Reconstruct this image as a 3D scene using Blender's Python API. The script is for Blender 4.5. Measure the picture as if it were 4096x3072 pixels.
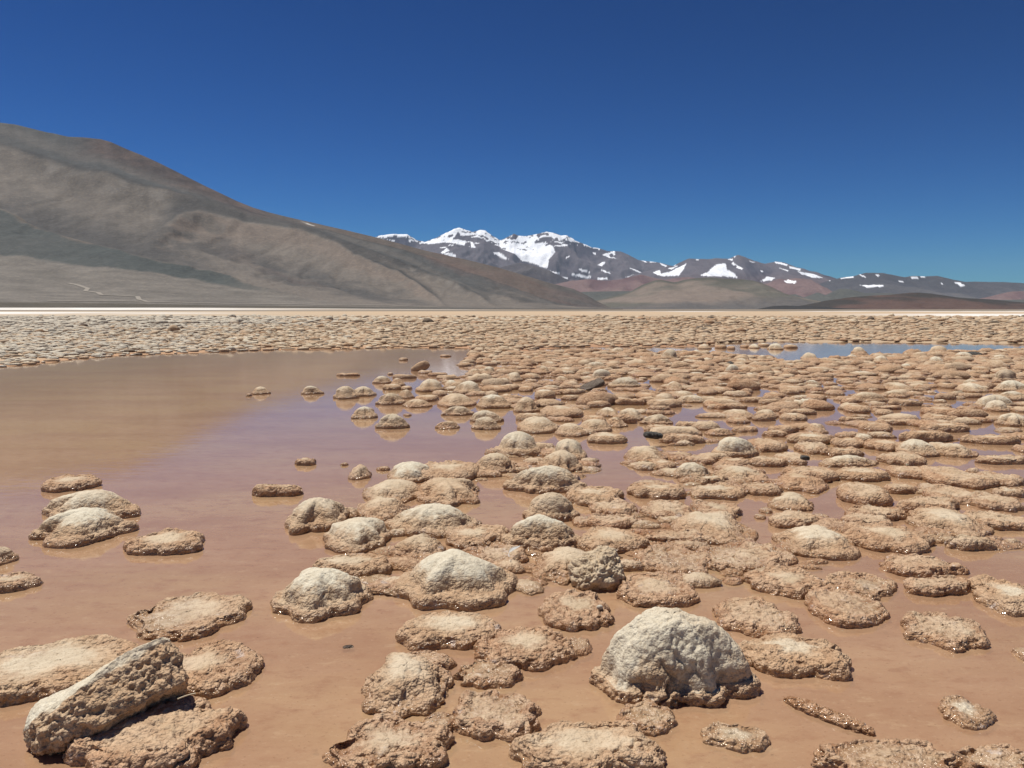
import bpy, math
import numpy as np
from mathutils import Matrix, Vector

# ---------------------------------------------------------------- camera, sky, sun, exposure
for _o in list(bpy.data.objects):
    bpy.data.objects.remove(_o)
SC = bpy.context.scene
COL = SC.collection
CAM_H = 1.5
cam = bpy.data.cameras.new('camera')
cam.sensor_width = 36.0
cam.lens = 36.0 * 3150.0 / 4096.0
cam.clip_start = 0.05
cam.clip_end = 80000.0
cam_ob = bpy.data.objects.new('camera', cam)
cam_ob.location = (0, 0, CAM_H)
cam_ob.rotation_euler = (math.radians(90.0) - math.atan(300.0 / 3150.0), 0, 0)
COL.objects.link(cam_ob)
SC.camera = cam_ob

SUN_EL = math.radians(70.0)
SUN_AZ = math.radians(-60.0)          # measured from +Y (straight ahead), negative is toward the volcano side
world = bpy.data.worlds.new('World')
SC.world = world
world.use_nodes = True
wn, wl = world.node_tree.nodes, world.node_tree.links
wn.clear()
sky = wn.new('ShaderNodeTexSky')
sky.sky_type = 'NISHITA'
sky.sun_disc = False
sky.sun_elevation = SUN_EL
sky.sun_rotation = SUN_AZ
sky.altitude = 3800.0
sky.air_density = 1.3
sky.dust_density = 0.0
sky.ozone_density = 10.0
bg = wn.new('ShaderNodeBackground')
bg.inputs['Strength'].default_value = 0.10
wo = wn.new('ShaderNodeOutputWorld')
# the whole sky gets the contrast that the high desert sky has in the photograph
dn = wn.new('ShaderNodeVectorMath'); dn.operation = 'SCALE'; dn.inputs['Scale'].default_value = 0.1
gm = wn.new('ShaderNodeGamma'); gm.inputs['Gamma'].default_value = 1.8
up_ = wn.new('ShaderNodeVectorMath'); up_.operation = 'MULTIPLY'; up_.inputs[1].default_value = (4.5, 6.7, 6.6)
wl.new(sky.outputs[0], dn.inputs[0])
wl.new(dn.outputs[0], gm.inputs['Color'])
wl.new(gm.outputs[0], up_.inputs[0])
wl.new(up_.outputs[0], bg.inputs['Color'])
wl.new(bg.outputs[0], wo.inputs['Surface'])

sun = bpy.data.lights.new('sun', 'SUN')
sun.energy = 4.2
sun.angle = math.radians(0.5)
sun.color = (1.0, 0.96, 0.89)
sun_ob = bpy.data.objects.new('sun', sun)
sd = Vector((math.sin(SUN_AZ) * math.cos(SUN_EL), math.cos(SUN_AZ) * math.cos(SUN_EL), math.sin(SUN_EL)))
sun_ob.rotation_euler = sd.to_track_quat('Z', 'Y').to_euler()
sun_ob.location = sd * 50
COL.objects.link(sun_ob)

SC.view_settings.view_transform = 'Standard'
SC.view_settings.look = 'None'
SC.view_settings.exposure = 0.40
SC.view_settings.gamma = 1.0
SC.view_settings.use_curve_mapping = False
SC.render.engine = 'CYCLES'
SC.cycles.max_bounces = 6
SC.cycles.transparent_max_bounces = 12
SC.cycles.use_denoising = True

# ---------------------------------------------------------------- numpy noise
def _hash(ix, iy, iz, seed):
    h = (ix.astype(np.int64) * 73856093) ^ (iy.astype(np.int64) * 19349663) ^ (iz.astype(np.int64) * 83492791) ^ (seed * 2654435761)
    h &= 0xFFFFFFFF
    h = ((h ^ (h >> 16)) * 0x45d9f3b) & 0xFFFFFFFF
    h = ((h ^ (h >> 15)) * 0x2c1b3c6d) & 0xFFFFFFFF
    return h ^ (h >> 16)

def vnoise(P, seed=0):
    """smooth value noise in -1..1 for an (n, 3) array"""
    F = np.floor(P)
    f = P - F
    I = F.astype(np.int64)
    u = f * f * (3 - 2 * f)
    out = 0
    for dx in (0, 1):
        wx = u[:, 0] if dx else 1 - u[:, 0]
        for dy in (0, 1):
            wy = u[:, 1] if dy else 1 - u[:, 1]
            for dz in (0, 1):
                wz = u[:, 2] if dz else 1 - u[:, 2]
                out = out + wx * wy * wz * (_hash(I[:, 0] + dx, I[:, 1] + dy, I[:, 2] + dz, seed) & 0xFFFF)
    return out / 32767.5 - 1

def fbm(P, octv=4, seed=0):
    a, s, t = 1.0, 0.0, 0.0
    for k in range(octv):
        t = t + a * vnoise(P * (2.03 ** k) + 17.3 * k, seed + k)
        s += a
        a *= 0.5
    return t / s

def worley(P, seed=0):
    """distance to the nearest feature point of a jittered lattice"""
    F = np.floor(P)
    f = P - F
    I = F.astype(np.int64)
    best = np.full(len(P), 9.0)
    for dx in (-1, 0, 1):
        for dy in (-1, 0, 1):
            for dz in (-1, 0, 1):
                h = _hash(I[:, 0] + dx, I[:, 1] + dy, I[:, 2] + dz, seed)
                d = (dx + (h & 1023) / 1023.0 - f[:, 0]) ** 2
                d += (dy + ((h >> 10) & 1023) / 1023.0 - f[:, 1]) ** 2
                d += (dz + ((h >> 20) & 1023) / 1023.0 - f[:, 2]) ** 2
                np.minimum(best, d, out=best)
    return np.sqrt(best)

def sstep(a, b, x):
    t = np.clip((x - a) / (b - a), 0, 1)
    return t * t * (3 - 2 * t)

def inside(poly, X, Y):
    r = np.zeros(X.shape, bool)
    n = len(poly)
    for i in range(n):
        x1, y1 = poly[i]
        x2, y2 = poly[(i + 1) % n]
        if y1 == y2:
            continue
        c = ((y1 > Y) != (y2 > Y)) & (X < (x2 - x1) * (Y - y1) / (y2 - y1) + x1)
        r ^= c
    return r

# ---------------------------------------------------------------- mesh helpers
def mesh(name, V, quads=None, tris=None, mat=None, attrs=None, cattrs=None, smooth=True):
    me = bpy.data.meshes.new(name)
    V = np.asarray(V, np.float32)
    loops, starts, n0 = [], [], 0
    for arr, k in ((quads, 4), (tris, 3)):
        if arr is not None and len(arr):
            arr = np.asarray(arr, np.int32)
            loops.append(arr.ravel())
            starts.append(n0 + np.arange(len(arr), dtype=np.int32) * k)
            n0 += arr.size
    loops = np.concatenate(loops)
    starts = np.concatenate(starts).astype(np.int32)
    me.vertices.add(len(V))
    me.vertices.foreach_set('co', V.ravel())
    me.loops.add(len(loops))
    me.loops.foreach_set('vertex_index', loops)
    me.polygons.add(len(starts))
    me.polygons.foreach_set('loop_start', starts)
    if smooth:
        me.polygons.foreach_set('use_smooth', np.ones(len(starts), bool))
    for k, a in (attrs or {}).items():
        at = me.attributes.new(k, 'FLOAT', 'POINT')
        at.data.foreach_set('value', np.ascontiguousarray(np.broadcast_to(np.asarray(a, np.float32), (len(V),))))
    for k, a in (cattrs or {}).items():
        at = me.attributes.new(k, 'FLOAT_COLOR', 'POINT')
        c = np.ones((len(V), 4), np.float32)
        c[:, :3] = a
        at.data.foreach_set('color', c.ravel())
    if mat is not None:
        me.materials.append(mat)
    me.update(calc_edges=True)
    me.validate()
    return me

def link(name, me, parent=None, loc=(0, 0, 0), rot=None):
    o = bpy.data.objects.new(name, me)
    COL.objects.link(o)
    o.location = loc
    if rot is not None:
        o.rotation_euler = rot
    if parent is not None:
        o.parent = parent
    return o

def tag(o, label=None, cat=None, group=None, kind=None):
    for k, v in (('label', label), ('category', cat), ('group', group), ('kind', kind)):
        if v:
            o[k] = v
    return o

def grid_quads(nr, nc, wrap=False):
    r = np.arange(nr - 1)[:, None]
    c = np.arange(nc if wrap else nc - 1)[None, :]
    c1 = (c + 1) % nc
    a = r * nc + c
    b = r * nc + c1
    d = (r + 1) * nc + c
    e = (r + 1) * nc + c1
    return np.stack([a, b, e, d], -1).reshape(-1, 4)

# ---------------------------------------------------------------- materials
class NT:
    def __init__(self, name):
        self.m = bpy.data.materials.new(name)
        self.m.use_nodes = True
        self.n = self.m.node_tree.nodes
        self.l = self.m.node_tree.links
        self.n.clear()
        self.out = self.n.new('ShaderNodeOutputMaterial')
    def new(self, t, **kw):
        nd = self.n.new(t)
        for k, v in kw.items():
            if k.startswith('i_'):
                nd.inputs[k[2:].replace('_', ' ')].default_value = v
            else:
                setattr(nd, k, v)
        return nd
    def link(self, a, b):
        self.l.new(a, b)
    def val(self, x, sock):
        if isinstance(x, (int, float)):
            sock.default_value = x
        elif isinstance(x, tuple):
            sock.default_value = x if len(x) == 4 else (*x, 1.0)
        else:
            self.l.new(x, sock)
    def math(self, op, a, b=0.0, clamp=False):
        nd = self.new('ShaderNodeMath', operation=op, use_clamp=clamp)
        self.val(a, nd.inputs[0]); self.val(b, nd.inputs[1])
        return nd.outputs[0]
    def mix(self, f, a, b, blend='MIX'):
        nd = self.new('ShaderNodeMix', data_type='RGBA', blend_type=blend)
        self.val(f, nd.inputs[0]); self.val(a, nd.inputs[6]); self.val(b, nd.inputs[7])
        return nd.outputs[2]
    def ramp(self, x, lo, hi, a=0.0, b=1.0):
        nd = self.new('ShaderNodeMapRange', interpolation_type='SMOOTHSTEP')
        self.val(x, nd.inputs[0])
        for i, v in enumerate((lo, hi, a, b)):
            nd.inputs[1 + i].default_value = v
        return nd.outputs[0]
    def attr(self, name):
        nd = self.new('ShaderNodeAttribute', attribute_name=name)
        return nd
    def pos(self, scale=(1, 1, 1)):
        g = self.new('ShaderNodeNewGeometry')
        mp = self.new('ShaderNodeVectorMath', operation='MULTIPLY')
        self.l.new(g.outputs['Position'], mp.inputs[0])
        mp.inputs[1].default_value = scale
        return mp.outputs[0]
    def noise(self, vec, scale, detail=4.0, rough=0.55):
        nd = self.new('ShaderNodeTexNoise')
        self.l.new(vec, nd.inputs['Vector'])
        nd.inputs['Scale'].default_value = scale
        nd.inputs['Detail'].default_value = detail
        nd.inputs['Roughness'].default_value = rough
        return nd.outputs[0]
    def voro(self, vec, scale, feature='F1'):
        nd = self.new('ShaderNodeTexVoronoi', feature=feature)
        self.l.new(vec, nd.inputs['Vector'])
        nd.inputs['Scale'].default_value = scale
        return nd.outputs[0]
    def bump(self, h, strength, dist, normal=None):
        nd = self.new('ShaderNodeBump')
        self.val(h, nd.inputs['Height'])
        nd.inputs['Strength'].default_value = strength
        nd.inputs['Distance'].default_value = dist
        if normal is not None:
            self.l.new(normal, nd.inputs['Normal'])
        return nd.outputs[0]
    def bsdf(self, col, rough, normal=None, spec=0.5, coat=None):
        nd = self.new('ShaderNodeBsdfPrincipled')
        self.val(col, nd.inputs['Base Color'])
        self.val(rough, nd.inputs['Roughness'])
        self.val(spec, nd.inputs['Specular IOR Level'])
        if normal is not None:
            self.l.new(normal, nd.inputs['Normal'])
        return nd
    def done(self, shader):
        self.l.new(shader, self.out.inputs['Surface'])
        return self.m

def stone_material():
    t = NT('crusted_stone')
    p = t.pos()
    sep = t.new('ShaderNodeSeparateXYZ'); t.link(p, sep.inputs[0])
    z = sep.outputs[2]
    cap, tone = t.attr('cap').outputs['Fac'], t.attr('tone').outputs['Fac']
    n1, n2, n3 = t.noise(p, 6.0, 3), t.noise(p, 28.0, 4), t.noise(p, 120.0, 3)
    crust = t.mix(t.ramp(n2, 0.36, 0.66), (0.345, 0.200, 0.112), (0.52, 0.345, 0.215))
    crust = t.mix(t.ramp(n1, 0.40, 0.72, 0, 0.55), crust, (0.54, 0.385, 0.26))
    crust = t.mix(t.ramp(tone, 0.1, 0.6, 0.0, 0.30), crust, (0.50, 0.38, 0.24))
    tan_ = t.mix(t.ramp(n1, 0.35, 0.65), (0.46, 0.355, 0.235), (0.54, 0.43, 0.30))
    white = t.mix(t.ramp(n2, 0.35, 0.7), (0.54, 0.48, 0.365), (0.64, 0.585, 0.46))
    capc = t.mix(t.ramp(tone, 0.25, 0.95), tan_, white)
    capm = t.math('ADD', cap, t.math('MULTIPLY', t.math('SUBTRACT', n2, 0.5), 0.8))
    mid = t.mix(0.5, crust, tan_)
    col = t.mix(t.ramp(capm, 0.05, 0.45), crust, mid)
    col = t.mix(t.ramp(capm, 0.40, 0.95), col, capc)
    col = t.mix(t.ramp(n3, 0.52, 0.66, 0.0, 0.45), col, t.mix(1.0, col, (0.62, 0.54, 0.46), 'MULTIPLY'))
    n4 = t.noise(p, 1.1, 3)
    col = t.mix(t.ramp(n4, 0.45, 0.65, 0.0, 0.40), col, t.mix(1.0, col, (0.92, 0.76, 0.64), 'MULTIPLY'))
    grey = t.mix(t.ramp(n2, 0.35, 0.65), (0.42, 0.37, 0.295), (0.55, 0.50, 0.41))
    col = t.mix(t.ramp(tone, 0.95, 1.45, 0.0, 0.9), col, grey)
    dark = t.ramp(tone, 0.0, -0.4)
    darkc = t.mix(t.ramp(n2, 0.4, 0.65), (0.045, 0.042, 0.038), (0.11, 0.10, 0.085))
    col = t.mix(dark, col, darkc)
    # wet foot: soaked crust is darker and glossy
    zz = t.math('ADD', z, t.math('MULTIPLY', t.math('SUBTRACT', n2, 0.5), 0.06))
    wet = t.ramp(zz, 0.058, 0.015)
    wcol = t.mix(0.55, col, (0.70, 0.58, 0.48), 'MULTIPLY')
    col = t.mix(wet, col, wcol)
    salt = t.math('MULTIPLY', t.ramp(t.noise(p, 9.0, 5, 0.7), 0.60, 0.70), t.ramp(zz, 0.06, 0.03))
    col = t.mix(t.math('MULTIPLY', salt, 0.45), col, (0.62, 0.57, 0.54))
    rough = t.math('SUBTRACT', 0.92, t.math('MULTIPLY', wet, 0.84))
    va, vb = t.voro(p, 42.0), t.voro(p, 105.0)
    keep = t.math('SUBTRACT', 1.0, t.math('MULTIPLY', t.ramp(capm, 0.15, 0.8), 0.72))
    h = t.math('ADD', t.math('MULTIPLY', t.math('MULTIPLY', va, va), -1.3), t.math('MULTIPLY', t.math('MULTIPLY', vb, vb), -0.6))
    h = t.math('ADD', t.math('MULTIPLY', h, keep), t.math('MULTIPLY', n3, 0.35))
    h = t.math('ADD', h, t.math('MULTIPLY', n2, 0.5))
    nb = t.bump(h, 0.72, 0.017)
    return t.done(t.bsdf(col, rough, nb, 0.4).outputs[0])

def ground_material():
    t = NT('mud')
    p = t.pos()
    sep = t.new('ShaderNodeSeparateXYZ'); t.link(p, sep.inputs[0])
    col = t.attr('col').outputs['Color']
    ps = t.pos((0.55, 1.6, 1))
    n1 = t.noise(ps, 2.2, 5, 0.6)
    n2 = t.noise(p, 22.0, 5, 0.6)
    n3 = t.noise(p, 0.35, 4)
    c = t.mix(t.ramp(n1, 0.32, 0.7, 0, 0.5), col, t.mix(1.0, col, (0.80, 0.70, 0.62), 'MULTIPLY'))
    c = t.mix(t.ramp(n2, 0.55, 0.8, 0, 0.35), c, t.mix(1.0, col, (1.22, 1.2, 1.18), 'MULTIPLY'))
    c = t.mix(t.ramp(n3, 0.4, 0.7, 0, 0.3), c, t.mix(1.0, col, (1.08, 1.06, 1.0), 'MULTIPLY'))
    nb = t.bump(t.math('ADD', n2, t.math('MULTIPLY', n1, 0.8)), 0.35, 0.012)
    return t.done(t.bsdf(c, 0.9, nb, 0.2).outputs[0])

def water_material():
    t = NT('shallow_water')
    p = t.pos((0.8, 2.0, 1.0))
    rip = t.noise(p, 5.0, 3, 0.5)
    nb = t.bump(rip, 0.05, 0.02)
    fr = t.new('ShaderNodeFresnel'); fr.inputs['IOR'].default_value = 1.36
    t.link(nb, fr.inputs['Normal'])
    tr = t.new('ShaderNodeBsdfTransparent'); tr.inputs['Color'].default_value = (0.96, 0.90, 0.84, 1)
    gl = t.new('ShaderNodeBsdfGlossy'); gl.inputs['Roughness'].default_value = 0.06
    gl.inputs['Color'].default_value = (1, 1, 1, 1)
    t.link(nb, gl.inputs['Normal'])
    silt = t.new('ShaderNodeBsdfDiffuse')
    cl = t.noise(t.pos((0.5, 1.3, 1.0)), 1.3, 5, 0.6)
    st1 = t.noise(t.pos((1.0, 1.7, 1.0)), 7.0, 6, 0.68)
    st2 = t.noise(t.pos((1.0, 1.5, 1.0)), 46.0, 3, 0.6)
    sc = t.mix(t.ramp(cl, 0.32, 0.68), (0.395, 0.235, 0.136), (0.47, 0.295, 0.178))
    st0 = t.noise(t.pos((0.6, 1.2, 1.0)), 0.55, 4, 0.6)
    sc = t.mix(t.ramp(st0, 0.42, 0.62, 0, 0.6), sc, (0.50, 0.335, 0.18))
    sc = t.mix(t.ramp(st1, 0.48, 0.70, 0, 0.75), sc, (0.36, 0.20, 0.115))
    sc = t.mix(t.ramp(st1, 0.44, 0.30, 0, 0.6), sc, (0.54, 0.37, 0.22))
    sc = t.mix(t.ramp(st2, 0.60, 0.72, 0, 0.6), sc, (0.27, 0.15, 0.085))
    sc = t.mix(t.ramp(st2, 0.40, 0.28, 0, 0.4), sc, (0.58, 0.41, 0.26))
    t.link(sc, silt.inputs['Color'])
    t.link(t.bump(t.math('ADD', st1, t.math('MULTIPLY', st2, 0.35)), 0.35, 0.02), silt.inputs['Normal'])
    body = t.new('ShaderNodeMixShader')
    body.inputs[0].default_value = 0.68
    t.link(tr.outputs[0], body.inputs[1]); t.link(silt.outputs[0], body.inputs[2])
    mx = t.new('ShaderNodeMixShader')
    t.link(fr.outputs[0], mx.inputs[0]); t.link(body.outputs[0], mx.inputs[1]); t.link(gl.outputs[0], mx.inputs[2])
    return t.done(mx.outputs[0])

def terrain_material(name, scale):
    """albedo from the 'col' attribute with fine gravel variation and small gullies"""
    t = NT(name)
    col = t.attr('col').outputs['Color']
    p = t.pos()
    n1, n2 = t.noise(p, scale, 6, 0.65), t.noise(p, scale * 7, 4, 0.6)
    c = t.mix(t.ramp(n1, 0.3, 0.7, 0, 0.75), col, t.mix(1.0, col, (0.74, 0.74, 0.76), 'MULTIPLY'))
    c = t.mix(t.ramp(n2, 0.45, 0.65, 0, 0.5), c, t.mix(1.0, col, (1.28, 1.24, 1.18), 'MULTIPLY'))
    nb = t.bump(t.math('ADD', n1, t.math('MULTIPLY', n2, 0.5)), 0.35, 0.22 / scale)
    return t.done(t.bsdf(c, 0.95, nb, 0.1).outputs[0])

def plain_material(name, c, rough=0.7, spec=0.4):
    t = NT(name)
    n = t.noise(t.pos(), 60.0, 3)
    col = t.mix(t.ramp(n, 0.35, 0.7, 0, 0.6), c, tuple(x * 0.75 for x in c))
    return t.done(t.bsdf(col, rough, None, spec).outputs[0])

M_STONE, M_GROUND, M_WATER = stone_material(), ground_material(), water_material()
M_HILL, M_FAR = terrain_material('hill_gravel', 0.012), terrain_material('mountain_rock', 0.004)
M_WHITE = plain_material('white_keratin', (0.62, 0.61, 0.58), 0.6)
M_TWIG = plain_material('dry_stalk', (0.62, 0.52, 0.36), 0.8)
M_TRACK = plain_material('track_dust', (0.29, 0.26, 0.225), 0.95, 0.1)

# ---------------------------------------------------------------- measured places, in metres
SHORE_PTS = ((-13.13,20.14),(-12.95,22.02),(-12.98,23.67),(-12.51,25.38),(-11.03,26.67),(-8.72,28.95),(-6.57,29.58),(-3.89,30.53),(-1.71,30.24),(-0.46,21.68),(0.36,27.75),(2.35,31.23),(5.82,31.36))
POND_POLY = ((4.18,28.68),(6.76,30.53),(9.42,35.03),(12.62,37.81),(13.81,36.37),(17.05,35.95),(22.83,34.39),(19.35,29.12),(16.99,28.26),(14.35,26.67),(11.96,25.59),(10.13,24.59),(8.86,22.82),(7.87,22.54),(7.95,24.47),(7.1,24.92),(6.95,27.44),(5.14,27.05))
DENSE_POLY = ((-1.3,20.87),(-1.33,26.26),(5.29,28.62),(34.51,31.84),(6.74,6.1),(5.18,7.6),(4.09,8.66),(2.34,8.66),(0.83,9.67),(-0.11,11.97),(-1.54,14.78))
BRIGHT_POLY = ((-1.98,19.68),(-1.43,17.79),(-1.09,17.79),(-1.14,19.94),(-0.8,20.49),(-0.29,19.17),(0.21,20.21),(0.32,21.07),(-0.76,21.68),(-1.32,20.21),(-1.82,22.68))
CLUSTER_POLY = ((-1.45,5.42),(-1.08,7.37),(-0.62,10.93),(1.11,9.67),(5.58,7.84),(3.44,4.78),(2.33,4.88),(1.36,4.2),(0.76,3.99),(0.17,3.74),(-0.11,3.28),(0.12,2.74),(-0.35,2.74),(-0.63,3.15),(-0.45,3.63),(-0.9,4.28))
SIL = {
    'MASSIF': ((-4304,1699),(-4026,1902),(-3785,1976),(-3681,2020),(-3338,2071),(-2893,2064),(-2620,1902),(-2398,1861),(-2071,1970),(-1727,2139),(-1589,2223),(-1452,2247),(-1281,2173),(-1076,2122),(-870,2189),(-733,2173),(-528,2020),(-323,1902),(-83,2004),(54,2071),(191,2027),(397,2020),(671,2071),(945,2132),(1151,2098),(1357,2020),(1494,2044),(1700,1936),(1738,1889),(2044,1783),(2207,1704),(2770,1602),(2989,1590),(3208,1504),(3492,1365),(3773,1334),(4087,1287),(4432,1194),(4874,1008),(5506,760),(6141,449)),
    'PEAK': ((2053,280),(2456,603),(2859,818),(3262,925),(3558,992),(3828,1032),(4042,1139),(4229,1213),(4472,1192),(4876,1219),(5173,1213),(5387,1304),(5550,1259),(5823,1152),(6041,1085),(6309,1144),(6498,1125),(6772,1018),(7181,911),(7210,908),(7620,782),(7784,729),(8441,546),(8992,331)),
    'RANGE': ((5811,217),(6156,451),(6504,579),(6760,640),(7086,696),(7319,754),(7483,766),(7718,759),(7907,719),(8168,672),(8307,696),(8566,689),(8824,703),(8966,672),(9204,610),(9441,579),(10263,575),(10646,549),(12024,591),(13210,451),(14403,241)),
    'RED': ((-8,229),(384,327),(697,408),(971,463),(992,455),(1166,482),(1259,477),(1526,455),(1739,485),(2023,552),(2201,512),(2416,471),(2593,503),(2771,512),(3127,468),(3663,397),(4019,411),(4195,485),(4303,475),(4461,494),(4623,483),(4729,468),(4750,413),(4931,342),(5203,218)),
    'SHOULDER': ((-666,627),(-228,735),(100,822),(253,811),(648,692),(868,583),(1043,496),(1528,300)),
    'LOW': ((418,109),(770,205),(843,210),(998,210),(1100,214),(1331,216),(1742,197),(2642,133),(3232,183),(3284,133),(3487,208),(3555,121),(3692,240),(3794,247),(4001,196),(4258,193),(4901,157),(5546,117),(5818,122),(6572,132),(7219,68)),
    'REDFAR': ((6021,124),(6288,166),(6465,213),(6643,246),(6781,249),(7210,273),(7815,183),(8420,109)),
    'DOME': ((-225,4),(146,28),(517,51),(703,88),(887,129),(980,161),(1072,212),(1164,246),(1219,250),(1284,239),(1330,230),(1422,253),(1506,264),(1626,270),(1765,261),(1904,253),(1978,244),(2043,226),(2137,189),(2231,143),(2325,115),(2465,78),(2606,41),(2794,-14)),
    'BROWN': ((1363,3),(1516,21),(1607,38),(1698,58),(1851,79),(1973,87),(2065,91),(2157,102),(2212,102),(2279,97),(2434,73),(2588,67),(2711,55),(2780,49),(3019,46),(3266,15),(3452,-9)),
    'DARK': ((900,-12),(928,-9),(1017,12),(1087,26),(1139,28),(1158,27),(1234,26),(1375,17),(1517,12),(1659,2),(1801,-7),(1919,-13)),
}
SNOW = {
    'MASSIF': (((-2364,1841),(-2071,1936),(-1727,2105),(-1452,2247),(-1522,2071),(-1591,1936),(-1283,1868),(-1301,1750),(-1592,1800),(-1866,1834),(-2141,1800),(-2296,1773)),((-357,1868),(-83,1987),(-14,1800),(191,2004),(397,2004),(671,2054),(740,1902),(672,1800),(946,1817),(1118,1733),(1188,1563),(1017,1359),(983,1138),(811,1155),(605,1257),(295,1325),(89,1495),(-220,1631),(-357,1716)),((-1042,2139),(-870,2200),(-733,2183),(-528,2031),(-357,1895),(-392,1733),(-632,1834),(-871,2004)),((945,2139),(1151,2108),(1322,2020),(1562,2037),(2044,1794),(2430,1668),(2430,1624),(1701,1851),(1460,1936),(1289,1868),(1083,1970)),((-1146,1851),(-1078,1834),(-992,1682),(-1113,1699)),((-1972,1563),(-1799,1682),(-1731,1597),(-1920,1529)),((-1903,1529),(-1697,1546),(-1560,1495),(-1561,1427),(-1732,1461)),((-564,1563),(-358,1563),(-83,1376),(-220,1376)),((777,1121),(1018,1053),(1432,984),(1191,957),(915,1035)),((382,909),(468,1018),(440,916)),((1604,950),(1879,967),(2224,882),(2087,831),(1914,916)),((1792,1138),(2154,1018),(1982,1008)),((1294,899),(1570,848),(1364,848)),((1422,1420),(1600,1461),(1498,1403)),((-3785,1970),(-3338,2078),(-2893,2071),(-2620,1909),(-2962,1970),(-3373,1997)),((2218,1546),(2338,1546),(2304,1495)),((3491,1371),(3930,1324),(3993,1281),(3680,1287)),((4071,1287),(4307,1188),(4245,1151),(4119,1225)),((2490,1498),(2677,1565),(2817,1609),(2865,1504),(2772,1457),(2898,1380),(2679,1411)),((2368,1210),(2492,1303),(2602,1287),(2494,1179)),((2369,1132),(2746,993),(2715,968),(2495,1046)),((1790,1132),(2151,1033),(2151,1002),(1963,1033)),((1745,962),(2215,884),(2090,838),(1745,915)),((2356,866),(2669,866),(2654,816),(2372,816)),((3229,1139),(3575,1015),(3575,990),(3466,1008)),((3123,878),(3373,946),(3358,891)),),
    'PEAK': (((3371,885),(3532,938),(3561,844),(3750,871),(4177,1099),(4099,965),(3994,804),(3670,785),(3481,804)),((4481,804),(4669,871),(4907,1072),(5123,1085),(5126,951),(5290,871),(5415,751),(5158,764),(4698,791)),((3721,965),(3963,1026),(3803,938)),((3855,1037),(4082,1139),(3935,1048)),((5257,1125),(5339,1059),(5313,1026),(5245,1072)),((5353,1053),(5517,978),(5505,938),(5355,992)),((5147,1179),(5255,1197),(5256,1144)),((5281,1232),(5360,1294),(5322,1219)),((4364,1192),(4472,1187),(4419,1149)),((5937,925),(6006,898),(5993,858)),((5945,657),(6104,777),(6294,743),(6215,683)),((6241,1144),(6581,1059),(6556,1026),(6311,1085)),((6368,984),(6613,925),(6600,893)),((6610,1024),(6909,957),(6883,919),(6638,973)),((6830,911),(7184,836),(7444,743),(7187,745),(6913,839)),((5661,1139),(5797,1117),(5743,1101)),),
    'RANGE': (((6772,628),(7087,689),(7100,649),(6854,628)),((7203,726),(7322,684),(7358,656),(7251,684)),((7224,502),(7729,498),(7707,465),(7378,460)),((8239,661),(8589,689),(8568,654),(8310,633)),((7948,596),(8148,586),(8149,563),(8055,572)),((9148,556),(9325,551),(9350,526),(9528,486),(9329,470),(9256,521)),((8926,530),(9044,521),(9022,507)),((6479,619),(6632,610),(6621,591),(6503,598)),((7555,724),(7662,689),(7592,675)),),
    'RED': (((4285,441),(4356,459),(4490,441),(4446,406),(4322,411)),),
}
HILL = {
    'RIDGE': ((-1.1451,0.19942),(-0.9856,0.22617),(-0.8282,0.2357),(-0.7306,0.23379),(-0.6331,0.22941),(-0.6137,0.22713),(-0.5944,0.22236),(-0.5751,0.21759),(-0.5683,0.21663),(-0.5499,0.21243),(-0.5303,0.21166),(-0.5089,0.20937),(-0.4973,0.20612),(-0.4781,0.1975),(-0.4588,0.18982),(-0.4395,0.18118),(-0.4202,0.17155),(-0.4009,0.16191),(-0.3816,0.15225),(-0.3622,0.14315),(-0.3428,0.13385),(-0.3233,0.12608),(-0.3037,0.12024),(-0.284,0.11538),(-0.2644,0.1109),(-0.2447,0.10661),(-0.234,0.10405),(-0.2031,0.09715),(-0.172,0.08977),(-0.141,0.08177),(-0.1099,0.07329),(-0.0787,0.06634),(-0.0475,0.05939),(-0.0163,0.05165),(0.015,0.04234),(0.0463,0.03302),(0.0777,0.02525),(0.0951,0.01667),(0.1093,0.00887),(0.1251,0.00106),(0.144,-0.00364)),
    'CREST1': ((-0.7126,0.916),(-0.6352,0.867),(-0.5715,0.835),(-0.527,0.802),(-0.461,0.782),(-0.4121,0.812),(-0.3336,0.898),(-0.2648,0.881),(-0.2036,0.796),(-0.1647,0.774),(-0.1258,0.725),(-0.079,0.565),(-0.0399,0.342),(-0.0164,0.113)),
    'CREST2': ((-0.4533,0.564),(-0.423,0.662),(-0.3931,0.749),(-0.3242,0.814),(-0.265,0.839),(-0.2256,0.782),(-0.1882,0.684),(-0.1416,0.568),(-0.0948,0.293),(-0.0792,0.023)),
    'CREST3': ((-0.2809,0.881),(-0.2342,0.938),(-0.1878,0.912),(-0.1567,0.919),(-0.11,0.916),(-0.0632,0.844),(-0.0163,0.749),(0.0307,0.579),(0.0621,0.504)),
    'APRON': ((-0.7569,0.648),(-0.679,0.595),(-0.6402,0.554),(-0.5919,0.487),(-0.5431,0.45),(-0.504,0.408),(-0.4647,0.379),(-0.4155,0.354),(-0.366,0.334),(-0.3146,0.269),(-0.247,0.179)),
    'FAN': ((-0.762,0.37),(-0.6434,0.34),(-0.5841,0.328),(-0.5248,0.308),(-0.4655,0.289),(-0.406,0.287),(-0.3067,0.235),(-0.2048,0.149)),
    'TRACK': ((-0.5595,0.22),(-0.5477,0.212),(-0.5349,0.192),(-0.538,0.174),(-0.5222,0.164),(-0.5183,0.146),(-0.4725,0.138),(-0.4707,0.108),(-0.4598,0.089)),
    'ROAD': ((-0.5867,0.081),(-0.5348,0.081),(-0.4598,0.087),(-0.3869,0.092),(-0.287,0.098),(-0.2049,0.095),(-0.1734,0.12),(-0.0949,0.074)),
}
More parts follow.
